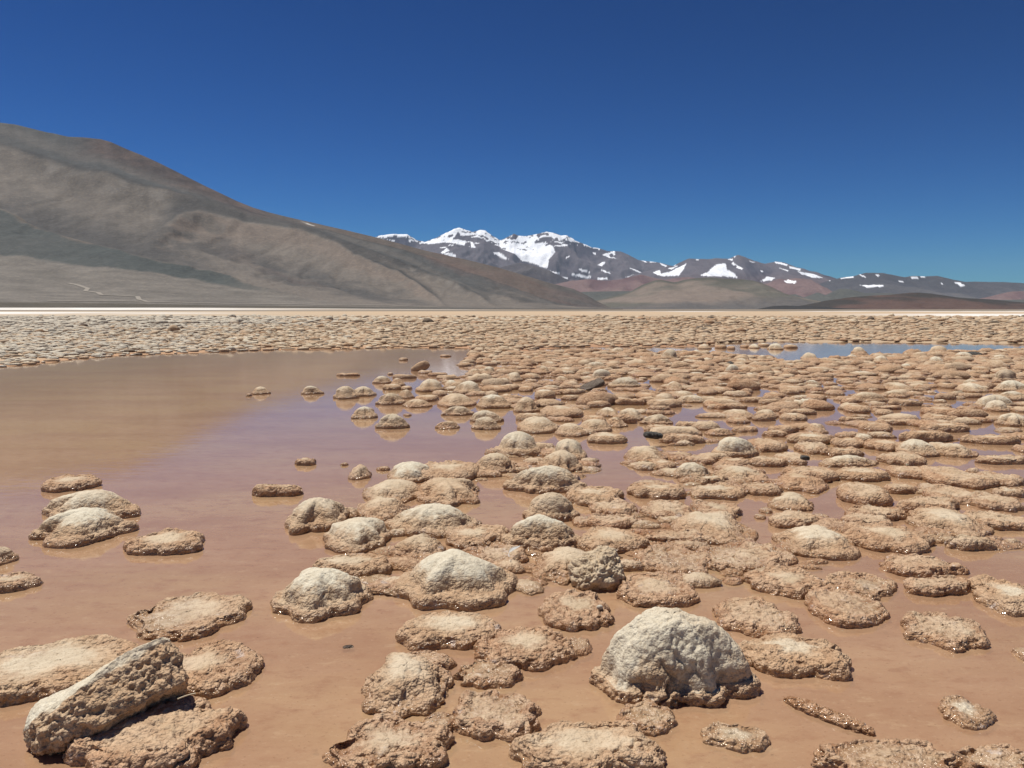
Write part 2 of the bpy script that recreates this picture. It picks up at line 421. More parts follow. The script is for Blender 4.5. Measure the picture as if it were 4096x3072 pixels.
# x, y, width, depth, height, d(ome) or p(ad), size of the smooth cap, paleness, cap offset, roughness, label
STONES = [
    (-1.874, 3.133, 0.653, 0.591, 0.065, 'p', 0.62, 0.55, -0.3, 0.05, 0.8, 'broad low stone with smooth sandy top lying behind the tilted slab'),
    (-1.571, 3.7, 0.555, 0.525, 0.048, 'p', 0.58, 0.45, -0.1, 0.0, 0.8, 'flat round stone with sandy hollow top, alone in the mud behind the tilted slab'),
    (-1.248, 3.134, 0.438, 0.454, 0.047, 'p', 0.34, 0.35, -0.45, 0.0, 1.0, 'lumpy crusted stone whose smooth edge touches the raised end of the tilted slab'),
    (-1.25, 2.615, 0.581, 0.44, 0.074, 'p', 0.0, 0.2, 0.0, 0.0, 1.2, 'rough pitted crust mound in front of the tilted slab with wet glistening edge'),
    (-2.726, 4.162, 0.275, 0.226, 0.047, 'p', 0.2, 0.3, 0.0, 0.0, 1.0, 'thin crusted stone cut by the picture edge below a dark block'),
    (-3.051, 4.581, 0.169, 0.22, 0.088, 'd', 0.5, 0.3, 0.0, 0.0, 1.0, 'dark brown block cut by the picture edge beside the lagoon'),
    (-3.736, 6.555, 0.468, 0.421, 0.066, 'p', 0.3, 0.2, 0.0, 0.0, 0.8, 'lone brown oval stone in the water behind the pale twin stones'),
    (-3.075, 5.661, 0.72, 0.447, 0.159, 'd', 0.62, 0.8, -0.1, 0.0, 1.0, 'rear one of the pale twin stones, with brown crust flange'),
    (-2.877, 5.158, 0.604, 0.604, 0.163, 'd', 0.6, 0.9, -0.05, 0.05, 1.0, 'front one of the pale twin stones, chalky top over dark underside'),
    (-2.19, 4.874, 0.481, 0.436, 0.063, 'p', 0.5, 0.3, 0.0, 0.0, 0.8, 'oval brown stone with flat sandy centre beside the pale twin stones'),
    (-1.906, 6.294, 0.41, 0.184, 0.074, 'p', 0.0, 0.15, 0.0, 0.0, 0.9, 'dark brown loaf shaped stone alone in the lagoon before the pale crowned mound'),
    (-2.0, 7.525, 0.211, 0.13, 0.059, 'p', 0.3, 0.2, 0.0, 0.0, 0.7, 'small round brown stone alone in the purple water'),
    (-1.615, 7.479, 0.074, 0.085, 0.023, 'p', 0.0, 0.2, 0.0, 0.0, 0.7, 'tiny crumb of crust in purple water'),
    (-1.362, 6.964, 0.207, 0.268, 0.105, 'd', 0.0, 0.2, 0.0, 0.0, 1.0, 'small pointed brown stone next to the long cracked stone'),
    (-1.204, 7.258, 0.134, 0.109, 0.031, 'p', 0.0, 0.2, 0.0, 0.0, 0.8, 'thin flake of crust touching the tip of the long cracked stone'),
    (-0.908, 6.926, 0.422, 0.549, 0.145, 'd', 0.72, 0.85, 0.0, 0.0, 0.8, 'pale cracked end of the long stone, with black cleft near its top'),
    (-0.587, 7.012, 0.573, 0.691, 0.088, 'p', 0.4, 0.35, 0.0, 0.0, 1.0, 'long brown stone joined behind the pale cracked stone'),
    (-0.15, 7.216, 0.399, 0.386, 0.168, 'd', 0.5, 0.5, 0.0, 0.1, 0.9, 'small pointed mound with tan tip beside the long brown stone'),
    (-0.963, 6.275, 0.499, 0.645, 0.109, 'd', 0.62, 0.45, 0.0, 0.1, 0.9, 'oval tan mound in front of the pale cracked stone'),
    (-0.525, 6.223, 0.535, 0.696, 0.137, 'd', 0.55, 0.42, 0.1, 0.1, 1.3, 'rough grey stone with a blunt end beside the oval tan mound'),
    (-0.967, 5.734, 0.406, 0.528, 0.095, 'd', 0.45, 0.4, 0.0, 0.1, 1.0, 'brown mound tucked between two pale topped mounds at the water edge'),
    (-1.371, 5.431, 0.418, 0.543, 0.169, 'd', 0.6, 0.7, -0.1, 0.1, 1.0, 'pale crowned mound at the lagoon edge next to the small dark lump'),
    (-1.172, 5.632, 0.12, 0.156, 0.057, 'd', 0.0, 0.02, 0.0, 0.0, 1.0, 'small dark brown lump wedged beside the pale crowned mound'),
    (-0.994, 4.982, 0.447, 0.581, 0.153, 'd', 0.66, 0.85, -0.05, 0.12, 0.9, 'white topped mound with a slanting black cleft in its flank'),
    (-0.542, 5.318, 0.643, 0.547, 0.161, 'd', 0.62, 0.75, 0.0, 0.1, 0.9, 'wide pale mound behind the dark hollow, with brown skirt'),
    (-0.583, 4.76, 0.324, 0.421, 0.098, 'd', 0.5, 0.4, 0.0, 0.1, 1.0, 'small tan hummock between the white cleft mound and the great bald dome'),
    (-0.237, 5.018, 0.43, 0.402, 0.057, 'p', 0.4, 0.35, -0.3, 0.1, 1.1, 'ragged crust shelf bordering the dark hollow'),
    (-0.058, 4.635, 0.3, 0.395, 0.033, 'p', 0.0, 0.25, 0.0, 0.0, 1.2, 'broken crust sheet beside the white feather'),
    (-0.909, 4.387, 0.455, 0.295, 0.072, 'p', 0.55, 0.4, -0.3, 0.2, 1.1, 'slanting stone with smooth top and thick crumbly edge behind the cream mound'),
    (-0.983, 3.911, 0.474, 0.513, 0.172, 'd', 0.65, 0.85, -0.08, 0.12, 1.0, 'cream mound with thick crumbly brown collar, alone in the mud'),
    (-0.29, 4.084, 0.659, 0.607, 0.199, 'd', 0.68, 0.8, -0.05, 0.12, 0.55, 'great bald dome with a thin crack and a wide brown crust ring'),
    (-0.283, 3.513, 0.464, 0.384, 0.057, 'p', 0.55, 0.5, 0.0, 0.15, 1.0, 'flat stone with grey oval top in front of the great bald dome'),
    (0.047, 3.334, 0.442, 0.365, 0.044, 'p', 0.3, 0.2, 0.2, 0.2, 1.1, 'broad wet crust pad beside the pale boulder with glistening grey film'),
    (0.3, 3.374, 0.111, 0.166, 0.024, 'p', 0.0, 0.1, 0.0, 0.0, 1.0, 'small crust bridge touching the dark edge of the pale boulder'),
    (-0.416, 2.974, 0.342, 0.444, 0.107, 'd', 0.42, 0.5, -0.1, 0.25, 1.1, 'tan mound with pale smooth patch leading into a crust chain'),
    (-0.375, 3.205, 0.267, 0.143, 0.027, 'p', 0.0, 0.15, 0.0, 0.0, 0.9, 'low wet crust fringe lying behind the tan mound'),
    (-0.103, 3.096, 0.282, 0.209, 0.028, 'p', 0.0, 0.2, 0.0, 0.0, 0.9, 'low grey glistening crust above a small mud pool'),
    (-0.06, 2.77, 0.319, 0.301, 0.034, 'p', 0.0, 0.15, 0.0, 0.0, 1.1, 'round knobbly crust pad enclosing a small mud pool'),
    (-0.263, 2.713, 0.133, 0.119, 0.025, 'p', 0.0, 0.1, 0.0, 0.0, 1.2, 'knobbly crust neck with two black holes'),
    (-0.422, 2.55, 0.42, 0.352, 0.042, 'p', 0.35, 0.25, 0.0, 0.1, 1.0, 'broad low wet crust pad at the bottom edge, below the tan mound'),
    (0.259, 2.51, 0.511, 0.3, 0.058, 'p', 0.56, 0.5, 0.0, 0.2, 0.9, 'broad low stone with smooth grey peak at the bottom edge'),
    (0.493, 2.746, 0.221, 0.176, 0.027, 'p', 0.0, 0.22, 0.0, 0.0, 1.0, 'small lobed crust pad just in front of the pale boulder'),
    (0.782, 2.622, 0.216, 0.2, 0.026, 'p', 0.5, 0.6, 0.0, 0.1, 0.7, 'thin kidney shaped wet flake with grey film'),
    (0.633, 3.037, 0.645, 0.467, 0.29, 'd', 0.9, 0.75, -0.06, 0.0, 1.2, 'largest pale boulder, chalky and knobbly on a brown crumbly foot'),
    (0.317, 3.765, 0.344, 0.468, 0.045, 'p', 0.2, 0.2, 0.1, 0.2, 1.1, 'brown crust pad with a white pebble on its rim'),
    (0.763, 4.037, 0.416, 0.416, 0.042, 'p', 0.42, 0.25, 0.0, 0.0, 1.0, 'round crust pad with shallow basin beside the dark rough rock'),
    (0.312, 4.453, 0.412, 0.536, 0.09, 'd', 0.5, 0.4, 0.1, 0.2, 1.0, 'tan crust pad behind the dark rough rock'),
    (1.171, 3.678, 0.384, 0.412, 0.043, 'p', 0.0, 0.2, 0.0, 0.0, 1.2, 'grainy brown crust pad behind the pad with pale pool'),
    (1.208, 3.249, 0.493, 0.359, 0.064, 'p', 0.36, 0.75, 0.05, 0.15, 1.0, 'thick oval crust pad with a pale pool on top'),
    (1.5, 4.16, 0.436, 0.394, 0.051, 'p', 0.38, 0.25, 0.0, 0.0, 1.1, 'brown crust pad with broken wet front lip, joined to a two lobed pad'),
    (1.869, 4.119, 0.393, 0.348, 0.033, 'p', 0.25, 0.4, 0.5, -0.1, 1.1, 'rear lobe of a two lobed crust pad'),
    (1.663, 3.809, 0.381, 0.435, 0.039, 'p', 0.0, 0.2, 0.0, 0.0, 1.0, 'front lobe of a two lobed crust pad with glistening lip'),
    (2.357, 4.427, 0.459, 0.307, 0.049, 'p', 0.0, 0.2, 0.0, 0.0, 1.2, 'ragged crust shelf with dark slits, above the white bellied pad'),
    (2.282, 4.098, 0.356, 0.213, 0.049, 'p', 0.0, 0.25, 0.0, 0.0, 1.2, 'ragged crust shelf with a white salt belly'),
    (2.572, 3.95, 0.367, 0.496, 0.054, 'p', 0.35, 0.75, 0.1, 0.1, 1.1, 'thick crust pad with pale top cut by the picture edge'),
    (1.998, 3.519, 0.386, 0.397, 0.04, 'p', 0.0, 0.2, 0.0, 0.0, 1.1, 'kidney shaped grainy crust pad alone in the mud'),
    (1.682, 2.792, 0.183, 0.18, 0.026, 'p', 0.5, 0.95, 0.0, 0.1, 0.8, 'small flake of crust with white salt film alone in the mud'),
    (1.236, 2.468, 0.479, 0.216, 0.032, 'p', 0.0, 0.28, 0.0, 0.0, 0.9, 'long low crust pad along the bottom edge'),
    (1.594, 2.466, 0.282, 0.183, 0.028, 'p', 0.0, 0.3, 0.0, 0.0, 0.9, 'wet crust pad in the bottom corner'),
    (1.674, 2.541, 0.065, 0.029, 0.023, 'p', 0.0, 0.2, 0.0, 0.0, 1.0, 'little crust nub by the bottom corner pad'),
    (2.226, 3.286, 0.083, 0.124, 0.024, 'p', 0.0, 0.2, 0.0, 0.0, 1.0, 'crust pad mostly cut off by the picture edge'),
    (0.07, 8.145, 0.507, 0.503, 0.214, 'd', 0.66, 0.7, -0.05, 0.1, 1.0, 'rounded grey topped mound standing in water behind the little pointed mound'),
    (0.58, 7.874, 0.371, 0.483, 0.191, 'd', 0.7, 0.55, -0.1, 0.1, 1.0, 'grey rounded block, rear of a close pair of mounds'),
    (0.461, 7.316, 0.41, 0.533, 0.171, 'd', 0.62, 0.55, 0.0, 0.15, 0.9, 'tan mound, front of a close pair of mounds'),
    (0.286, 6.465, 0.648, 0.389, 0.196, 'd', 0.6, 0.75, 0.0, 0.15, 1.0, 'pointed mound with smooth pale tan cone and wide crumbly skirt'),
    (1.076, 8.831, 0.437, 0.356, 0.088, 'p', 0.5, 0.5, 0.0, 0.1, 0.9, 'oval loaf stone alone in purple water'),
    (1.354, 7.869, 0.459, 0.597, 0.111, 'd', 0.5, 0.45, -0.2, 0.1, 1.0, 'mound carrying a black cobble on its back'),
    (1.919, 8.799, 0.527, 0.292, 0.085, 'p', 0.2, 0.25, 0.0, 0.0, 1.0, 'long loaf stone in purple water beside the white rounded boulder'),
    (2.283, 7.987, 0.46, 0.348, 0.194, 'd', 0.8, 0.9, -0.05, 0.1, 1.0, 'white rounded boulder standing out from the brown crusts'),
    (1.432, 7.386, 0.242, 0.364, 0.055, 'p', 0.3, 0.35, 0.0, 0.0, 1.0, 'low tan stone in front of the mound with the black cobble'),
    (1.618, 6.992, 0.359, 0.303, 0.123, 'd', 0.66, 0.65, 0.0, 0.1, 1.0, 'pale mound with dark flank near the white rounded boulder'),
    (1.861, 7.634, 0.293, 0.275, 0.056, 'p', 0.0, 0.2, 0.0, 0.0, 1.1, 'brown crust lump beside the white rounded boulder'),
    (2.147, 7.477, 0.299, 0.26, 0.062, 'p', 0.2, 0.3, 0.0, 0.0, 1.0, 'dark edged slab below the white rounded boulder'),
    (2.471, 7.498, 0.354, 0.242, 0.065, 'p', 0.0, 0.25, 0.0, 0.0, 1.0, 'dark edged loaf beside the slab below the white rounded boulder'),
    (2.0, 7.223, 0.255, 0.217, 0.044, 'p', 0.0, 0.25, 0.0, 0.0, 1.0, 'narrow crust ledge above the pale streaked mound'),
    (2.034, 6.938, 0.501, 0.514, 0.089, 'd', 0.5, 0.5, 0.0, 0.1, 1.0, 'pale streaked mound with wide crust skirt'),
    (1.718, 6.71, 0.307, 0.203, 0.057, 'p', 0.45, 0.5, -0.2, 0.1, 1.0, 'tan wedge stone at the foot of the pale streaked mound'),
    (1.666, 6.269, 0.443, 0.412, 0.059, 'p', 0.5, 0.5, -0.1, 0.15, 1.0, 'broad stone with pale oval top reaching down to the water'),
    (2.058, 6.362, 0.327, 0.269, 0.053, 'p', 0.0, 0.22, 0.0, 0.0, 1.1, 'crust ridge with wet sparkling foot'),
    (1.181, 6.289, 0.475, 0.412, 0.071, 'p', 0.4, 0.35, 0.0, 0.1, 1.0, 'round brown pad bordering the enclosed pool'),
    (0.653, 6.102, 0.466, 0.467, 0.069, 'p', 0.42, 0.45, -0.2, 0.2, 1.0, 'brown pad with grey crown in front of the pointed mound'),
    (1.141, 5.686, 0.371, 0.464, 0.048, 'p', 0.0, 0.18, 0.0, 0.0, 1.2, 'wrinkled crust pad standing in the enclosed pool'),
    (0.751, 5.771, 0.372, 0.4, 0.045, 'p', 0.0, 0.22, 0.0, 0.0, 1.2, 'crumbly pad with a black gap near its front'),
    (0.279, 5.57, 0.417, 0.264, 0.177, 'd', 0.7, 0.5, 0.0, 0.1, 1.0, 'rough grey dome just behind the chalk white dome'),
    (0.493, 5.429, 0.149, 0.217, 0.036, 'p', 0.0, 0.2, 0.0, 0.0, 1.1, 'small crust lump beside the chalk white dome'),
    (0.7, 5.389, 0.352, 0.236, 0.045, 'p', 0.0, 0.22, 0.0, 0.0, 1.1, 'crust ledge in front of the crumbly pad with the gap'),
    (0.19, 4.934, 0.51, 0.311, 0.186, 'd', 0.56, 0.9, -0.1, 0.2, 1.0, 'chalk white dome rising from a broad tan skirt'),
    (0.634, 4.914, 0.445, 0.453, 0.07, 'p', 0.52, 0.4, 0.0, 0.15, 1.0, 'broad pad with smooth tan top and knobbly front'),
    (1.519, 5.731, 0.346, 0.435, 0.045, 'p', 0.2, 0.3, 0.0, 0.0, 1.2, 'broken crust pad behind the broad smooth mound'),
    (1.371, 5.223, 0.552, 0.718, 0.096, 'd', 0.42, 0.45, -0.15, 0.25, 1.0, 'broad smooth tan mound beside the water channel'),
    (1.056, 4.995, 0.412, 0.21, 0.043, 'p', 0.0, 0.22, 0.0, 0.0, 1.2, 'long crust shelf with a deep shadow slit'),
    (0.958, 4.55, 0.45, 0.563, 0.033, 'p', 0.0, 0.25, 0.0, 0.0, 1.1, 'wide ragged crust sheet behind the mud pool'),
    (1.338, 4.592, 0.498, 0.501, 0.035, 'p', 0.0, 0.22, 0.0, 0.0, 1.1, 'wide ragged crust sheet with a dark hollow'),
    (1.255, 4.589, 0.104, 0.101, 0.031, 'p', 0.0, 0.25, 0.0, 0.0, 1.2, 'knob of crust beside the dark hollow in the sheet'),
    (1.548, 4.64, 0.298, 0.44, 0.03, 'p', 0.0, 0.25, 0.0, 0.0, 1.1, 'crust sheet with lumpy end next to the cracked white topped stone'),
    (2.148, 5.921, 0.362, 0.471, 0.09, 'd', 0.55, 0.5, 0.0, 0.15, 1.0, 'oval tan stone standing in water with a small dark hole on top'),
    (1.884, 5.736, 0.097, 0.13, 0.024, 'p', 0.0, 0.2, 0.0, 0.0, 1.0, 'tiny crust tip beside the ragged black footed stone'),
    (1.789, 5.563, 0.083, 0.099, 0.024, 'p', 0.0, 0.2, 0.0, 0.0, 1.0, 'tiny crust fragment in the water before the ragged black footed stone'),
    (2.221, 5.558, 0.11, 0.089, 0.024, 'p', 0.0, 0.2, 0.0, 0.0, 1.0, 'tiny flat crust fragment in the channel'),
    (1.98, 5.389, 0.352, 0.297, 0.07, 'p', 0.0, 0.25, 0.0, 0.0, 1.2, 'ragged black footed stone in front of the oval tan stone'),
    (1.933, 4.874, 0.486, 0.546, 0.116, 'd', 0.56, 0.9, 0.0, 0.2, 1.0, 'cracked white topped stone with knobbly brown front'),
    (2.423, 4.958, 0.549, 0.522, 0.061, 'p', 0.2, 0.3, 0.0, 0.1, 1.0, 'broad flat pad touching the cracked white topped stone'),
    (2.628, 5.586, 0.425, 0.264, 0.06, 'p', 0.0, 0.22, 0.0, 0.0, 1.2, 'rear layer of a ragged double crust'),
    (2.47, 5.364, 0.304, 0.271, 0.062, 'p', 0.0, 0.2, 0.0, 0.0, 1.2, 'front layer of a ragged double crust'),
    (2.798, 6.147, 0.42, 0.528, 0.089, 'p', 0.0, 0.25, 0.0, 0.0, 1.1, 'tall drum shaped crust standing in the water'),
    (3.203, 6.374, 0.28, 0.174, 0.052, 'p', 0.0, 0.2, 0.0, 0.0, 1.1, 'dark loaf leaning against the drum shaped crust'),
    (3.119, 5.793, 0.487, 0.313, 0.072, 'p', 0.0, 0.25, 0.0, 0.0, 1.0, 'wide flat topped crust in front of a narrow channel'),
    (3.045, 5.359, 0.548, 0.612, 0.086, 'd', 0.45, 0.5, -0.2, 0.2, 1.0, 'broad mound with pale ridge and shadowed underside'),
    (2.897, 4.853, 0.309, 0.154, 0.071, 'p', 0.0, 0.3, 0.0, 0.0, 1.0, 'undercut loaf with dark belly standing over the open water'),
    (2.745, 4.965, 0.078, 0.07, 0.024, 'p', 0.0, 0.3, 0.0, 0.0, 0.7, 'small smooth brown cobble by the undercut loaf'),
    (3.386, 5.392, 0.422, 0.388, 0.057, 'p', 0.0, 0.25, 0.0, 0.0, 1.0, 'wide crust beside the mound with pale ridge'),
    (3.697, 5.919, 0.343, 0.426, 0.062, 'p', 0.0, 0.25, 0.0, 0.0, 1.0, 'round thick crust with dark foot near the picture edge'),
    (3.488, 6.15, 0.363, 0.511, 0.053, 'p', 0.0, 0.25, 0.0, 0.0, 1.0, 'wide crust joined to the round thick crust'),
    (4.028, 6.261, 0.287, 0.201, 0.05, 'p', 0.3, 0.5, 0.0, 0.0, 1.0, 'crust with white foot near the picture edge'),
    (3.882, 6.792, 0.542, 0.692, 0.074, 'p', 0.0, 0.25, 0.0, 0.0, 1.0, 'wide lumpy crust supporting a small dark knob'),
    (4.228, 7.11, 0.133, 0.143, 0.054, 'd', 0.0, 0.15, 0.0, 0.0, 1.0, 'small dark knob on the wide lumpy crust'),
    (4.245, 6.764, 0.347, 0.48, 0.054, 'p', 0.0, 0.25, 0.0, 0.0, 1.0, 'lumpy crust next to the small dark knob'),
    (3.591, 7.019, 0.338, 0.378, 0.062, 'p', 0.0, 0.25, 0.0, 0.0, 1.0, 'dark fronted crust at the turn of the channel'),
    (4.799, 7.609, 0.502, 0.226, 0.06, 'p', 0.0, 0.25, 0.0, 0.0, 1.0, 'long low crust along the far side of the pool by the picture edge'),
    (4.597, 8.061, 0.443, 0.43, 0.106, 'd', 0.5, 0.5, -0.2, 0.1, 1.0, 'grey brown mound at the head of the pool'),
    (3.842, 7.654, 0.453, 0.447, 0.068, 'p', 0.0, 0.25, 0.0, 0.0, 1.1, 'ragged crust before the pale peaked stone'),
    (4.223, 8.126, 0.39, 0.507, 0.147, 'd', 0.62, 0.7, -0.1, 0.1, 1.0, 'pale peaked stone with dark flank'),
    (4.02, 8.418, 0.424, 0.448, 0.074, 'p', 0.2, 0.3, 0.0, 0.0, 1.0, 'flat brown crust beside the pale peaked stone'),
    (3.108, 6.899, 0.476, 0.339, 0.078, 'p', 0.5, 0.5, 0.0, 0.15, 1.0, 'broad crust with pale middle in front of the white backed stone'),
    (3.261, 7.512, 0.57, 0.342, 0.092, 'd', 0.62, 0.85, -0.2, 0.1, 1.0, 'white backed stone with a dark crack'),
    (2.669, 6.919, 0.47, 0.417, 0.078, 'p', 0.0, 0.2, 0.0, 0.0, 1.1, 'crust carrying a black chip'),
    (2.455, 6.61, 0.456, 0.593, 0.088, 'd', 0.3, 0.35, 0.0, 0.1, 1.0, 'tan crust with sparkling foot in front of the black chip'),
    (2.054, 6.417, 0.307, 0.252, 0.054, 'p', 0.0, 0.25, 0.0, 0.0, 1.0, 'low crust with two bright wet spots'),
    (2.152, 6.869, 0.218, 0.327, 0.051, 'p', 0.2, 0.3, 0.0, 0.0, 1.0, 'brown crust beside a small square of purple water'),
    (2.755, 7.684, 0.31, 0.387, 0.062, 'p', 0.0, 0.25, 0.0, 0.0, 1.0, 'low crust behind the black chip crust'),
    (3.404, 7.972, 0.412, 0.264, 0.068, 'p', 0.2, 0.3, 0.0, 0.0, 1.0, 'oval crust just behind the white backed stone'),
    (3.19, 8.26, 0.349, 0.431, 0.075, 'p', 0.0, 0.25, 0.0, 0.0, 1.0, 'dark footed crust before a tan ridge'),
    (3.713, 8.59, 0.39, 0.346, 0.073, 'p', 0.3, 0.4, 0.0, 0.0, 1.0, 'crust with black slit behind the white backed stone'),
    (3.365, 8.79, 0.487, 0.37, 0.089, 'p', 0.5, 0.6, 0.0, 0.1, 1.0, 'crust with pale flat top, last before the far channel'),
    (2.76, 8.416, 0.393, 0.589, 0.077, 'p', 0.0, 0.25, 0.0, 0.0, 1.0, 'thick brown crust behind a square of purple water'),
    (5.422, 8.774, 0.647, 0.291, 0.074, 'p', 0.2, 0.4, 0.0, 0.0, 1.0, 'long bar shaped crust with black underside'),
    (4.726, 8.906, 0.578, 0.26, 0.106, 'p', 0.4, 0.45, 0.0, 0.1, 1.0, 'smooth tan hump behind the pale peaked stone'),
    (5.427, 9.667, 0.472, 0.35, 0.07, 'p', 0.0, 0.25, 0.0, 0.0, 1.0, 'flat loaf crust in still water near the picture edge'),
    (-4.482, 13.949, 0.337, 0.378, 0.128, 'd', 0.55, 0.6, 0.0, 0.1, 0.8, 'round stone alone in the brown lagoon with its small satellite'),
    (-4.558, 13.558, 0.099, 0.149, 0.044, 'p', 0.0, 0.15, 0.0, 0.0, 0.8, 'small satellite lump beside the round lagoon stone'),
    (-3.561, 13.881, 0.401, 0.241, 0.146, 'd', 0.5, 0.75, 0.0, 0.1, 0.9, 'white crowned round stone alone between the lagoon stones'),
    (-2.808, 13.232, 0.421, 0.439, 0.202, 'd', 0.55, 0.45, -0.1, 0.1, 1.1, 'dark flanked dome, front of a joined pair in the lagoon'),
    (-2.576, 13.639, 0.406, 0.471, 0.162, 'd', 0.6, 0.55, -0.1, 0.1, 1.0, 'tan dome, rear of a joined pair in the lagoon'),
    (-3.674, 17.636, 0.537, 0.242, 0.063, 'p', 0.0, 0.2, 0.0, 0.0, 0.8, 'flat brown disc alone in the far lagoon'),
    (-2.792, 18.013, 0.127, 0.191, 0.048, 'p', 0.0, 0.2, 0.0, 0.0, 0.8, 'tiny lump behind the pointed white tip stone'),
    (-3.189, 23.091, 0.256, 0.34, 0.075, 'p', 0.0, 0.15, 0.0, 0.0, 0.8, 'small dark brown lump far out in the lagoon'),
    (-2.105, 24.907, 0.348, 0.395, 0.053, 'p', 0.0, 0.1, 0.0, 0.0, 0.8, 'thin dark flake near the far lagoon shore'),
    (-2.046, 10.878, 0.341, 0.444, 0.148, 'd', 0.45, 0.85, -0.15, 0.1, 1.1, 'white tipped stone mirrored in purple water'),
    (-1.524, 9.916, 0.449, 0.27, 0.167, 'd', 0.6, 0.55, -0.15, 0.1, 1.4, 'dark pitted stone in front of the white tipped stone'),
    (-1.48, 11.037, 0.125, 0.175, 0.025, 'p', 0.0, 0.2, 0.0, 0.0, 0.7, 'flat sliver of crust awash in purple water'),
    (-0.814, 9.843, 0.314, 0.189, 0.094, 'd', 0.4, 0.3, 0.0, 0.1, 1.0, 'lone brown hummock in the purple water'),
    (-0.311, 9.814, 0.368, 0.285, 0.148, 'd', 0.6, 0.6, -0.1, 0.1, 1.0, 'front one of two stacked looking domes in the water'),
    (-0.34, 10.457, 0.463, 0.278, 0.155, 'd', 0.66, 0.65, -0.1, 0.1, 1.0, 'rear one of two stacked looking domes in the water'),
    (-0.765, 11.104, 0.433, 0.26, 0.118, 'd', 0.6, 0.5, 0.0, 0.1, 1.1, 'cushion shaped stone overlapping the flat broad stone'),
    (-0.865, 12.308, 0.616, 0.801, 0.18, 'd', 0.66, 0.45, -0.1, 0.1, 1.0, 'flat broad stone behind the cushion shaped stone'),
    (-0.267, 12.01, 0.577, 0.49, 0.196, 'd', 0.5, 0.8, -0.25, 0.15, 1.1, 'steep white faced stone with dark streaks'),
    (-1.461, 12.086, 0.452, 0.395, 0.108, 'd', 0.5, 0.5, 0.0, 0.1, 1.0, 'tan loaf with straight dark foot mirrored in the water'),
    (-1.901, 12.35, 0.487, 0.292, 0.179, 'd', 0.5, 0.45, -0.3, 0.1, 1.1, 'grey peaked stone at the outer edge of the cluster'),
    (-1.797, 13.284, 0.293, 0.38, 0.137, 'd', 0.4, 0.35, 0.0, 0.1, 1.0, 'brown knob behind the grey peaked stone'),
    (-1.415, 12.928, 0.392, 0.567, 0.074, 'p', 0.6, 0.4, 0.0, 0.1, 0.9, 'smooth tan pad between the grey peaked stone and the flat broad stone'),
    (-2.24, 14.683, 0.366, 0.346, 0.094, 'p', 0.5, 0.6, -0.2, 0.1, 1.0, 'pink tan ledge stone at the cluster edge'),
    (-1.985, 14.711, 0.211, 0.316, 0.058, 'p', 0.4, 0.6, 0.0, 0.0, 1.0, 'small pale crest behind the brown knob'),
    (-2.627, 15.92, 0.413, 0.248, 0.149, 'd', 0.55, 0.7, -0.05, 0.1, 0.9, 'light topped dome at the far end of the cluster'),
    (-2.251, 15.395, 0.306, 0.398, 0.147, 'd', 0.3, 0.4, 0.0, 0.1, 1.0, 'rough tan stone leaning on the light topped dome'),
    (-2.321, 17.049, 0.507, 0.228, 0.082, 'p', 0.3, 0.4, 0.0, 0.1, 0.9, 'low crust bar in the water behind the light topped dome'),
    (-1.516, 14.477, 0.526, 0.684, 0.212, 'd', 0.66, 0.75, 0.0, 0.1, 1.1, 'tall pale stone with wrinkled flank in the cluster'),
    (-1.174, 15.052, 0.319, 0.415, 0.143, 'd', 0.6, 0.8, 0.0, 0.1, 1.0, 'white stone next to the tall wrinkled stone'),
    (-0.797, 14.157, 0.543, 0.706, 0.205, 'd', 0.55, 0.75, 0.1, 0.1, 1.1, 'pale stone with dark wedge at its side'),
    (-1.252, 13.691, 0.27, 0.405, 0.079, 'p', 0.3, 0.4, 0.0, 0.1, 1.1, 'brown crust block under the tall wrinkled stone'),
    (-1.246, 20.751, 0.349, 0.523, 0.09, 'p', 0.4, 0.6, 0.0, 0.1, 0.8, 'small pale topped stone in bright water'),
    (-0.601, 21.059, 0.407, 0.392, 0.083, 'p', 0.0, 0.2, 0.0, 0.0, 0.8, 'dark rimmed disc in bright water'),
    (-0.886, 18.25, 0.346, 0.403, 0.117, 'd', 0.5, 0.5, 0.0, 0.1, 1.0, 'tan mound by the bright water, nearest its white reflection'),
    (-0.553, 18.443, 0.334, 0.435, 0.158, 'd', 0.6, 0.65, 0.0, 0.1, 1.0, 'pale mound by the bright water'),
    (-1.671, 17.683, 0.446, 0.295, 0.076, 'p', 0.3, 0.35, 0.0, 0.1, 0.9, 'pinkish low crust before the bright water'),
    (-2.038, 18.466, 0.326, 0.391, 0.057, 'p', 0.0, 0.15, 0.0, 0.0, 0.9, 'brown ledge in front of the tilted far block'),
    (-1.469, 17.032, 0.335, 0.502, 0.066, 'p', 0.4, 0.6, 0.0, 0.1, 0.9, 'pale low stone before the bright water'),
    (-0.887, 16.676, 0.269, 0.35, 0.081, 'd', 0.5, 0.6, 0.0, 0.1, 1.0, 'pale low mound behind the wedge sided stone'),
    (-0.274, 14.444, 0.583, 0.618, 0.086, 'p', 0.4, 0.4, 0.0, 0.1, 1.0, 'long tan crust behind the steep white faced stone'),
    (-0.06, 14.694, 0.408, 0.368, 0.085, 'p', 0.5, 0.4, 0.0, 0.1, 1.0, 'straight loaf above the steep white faced stone'),
    (-0.179, 15.786, 0.366, 0.476, 0.112, 'd', 0.55, 0.5, 0.0, 0.1, 1.0, 'tan mound behind the straight loaf'),
    (0.037, 16.489, 0.399, 0.519, 0.175, 'd', 0.66, 0.6, 0.0, 0.1, 1.0, 'pale mound with lined flank behind the tan mounds'),
    (-0.104, 13.251, 0.241, 0.362, 0.061, 'p', 0.3, 0.35, 0.0, 0.1, 1.0, 'rounded tan crust beside the steep white faced stone'),
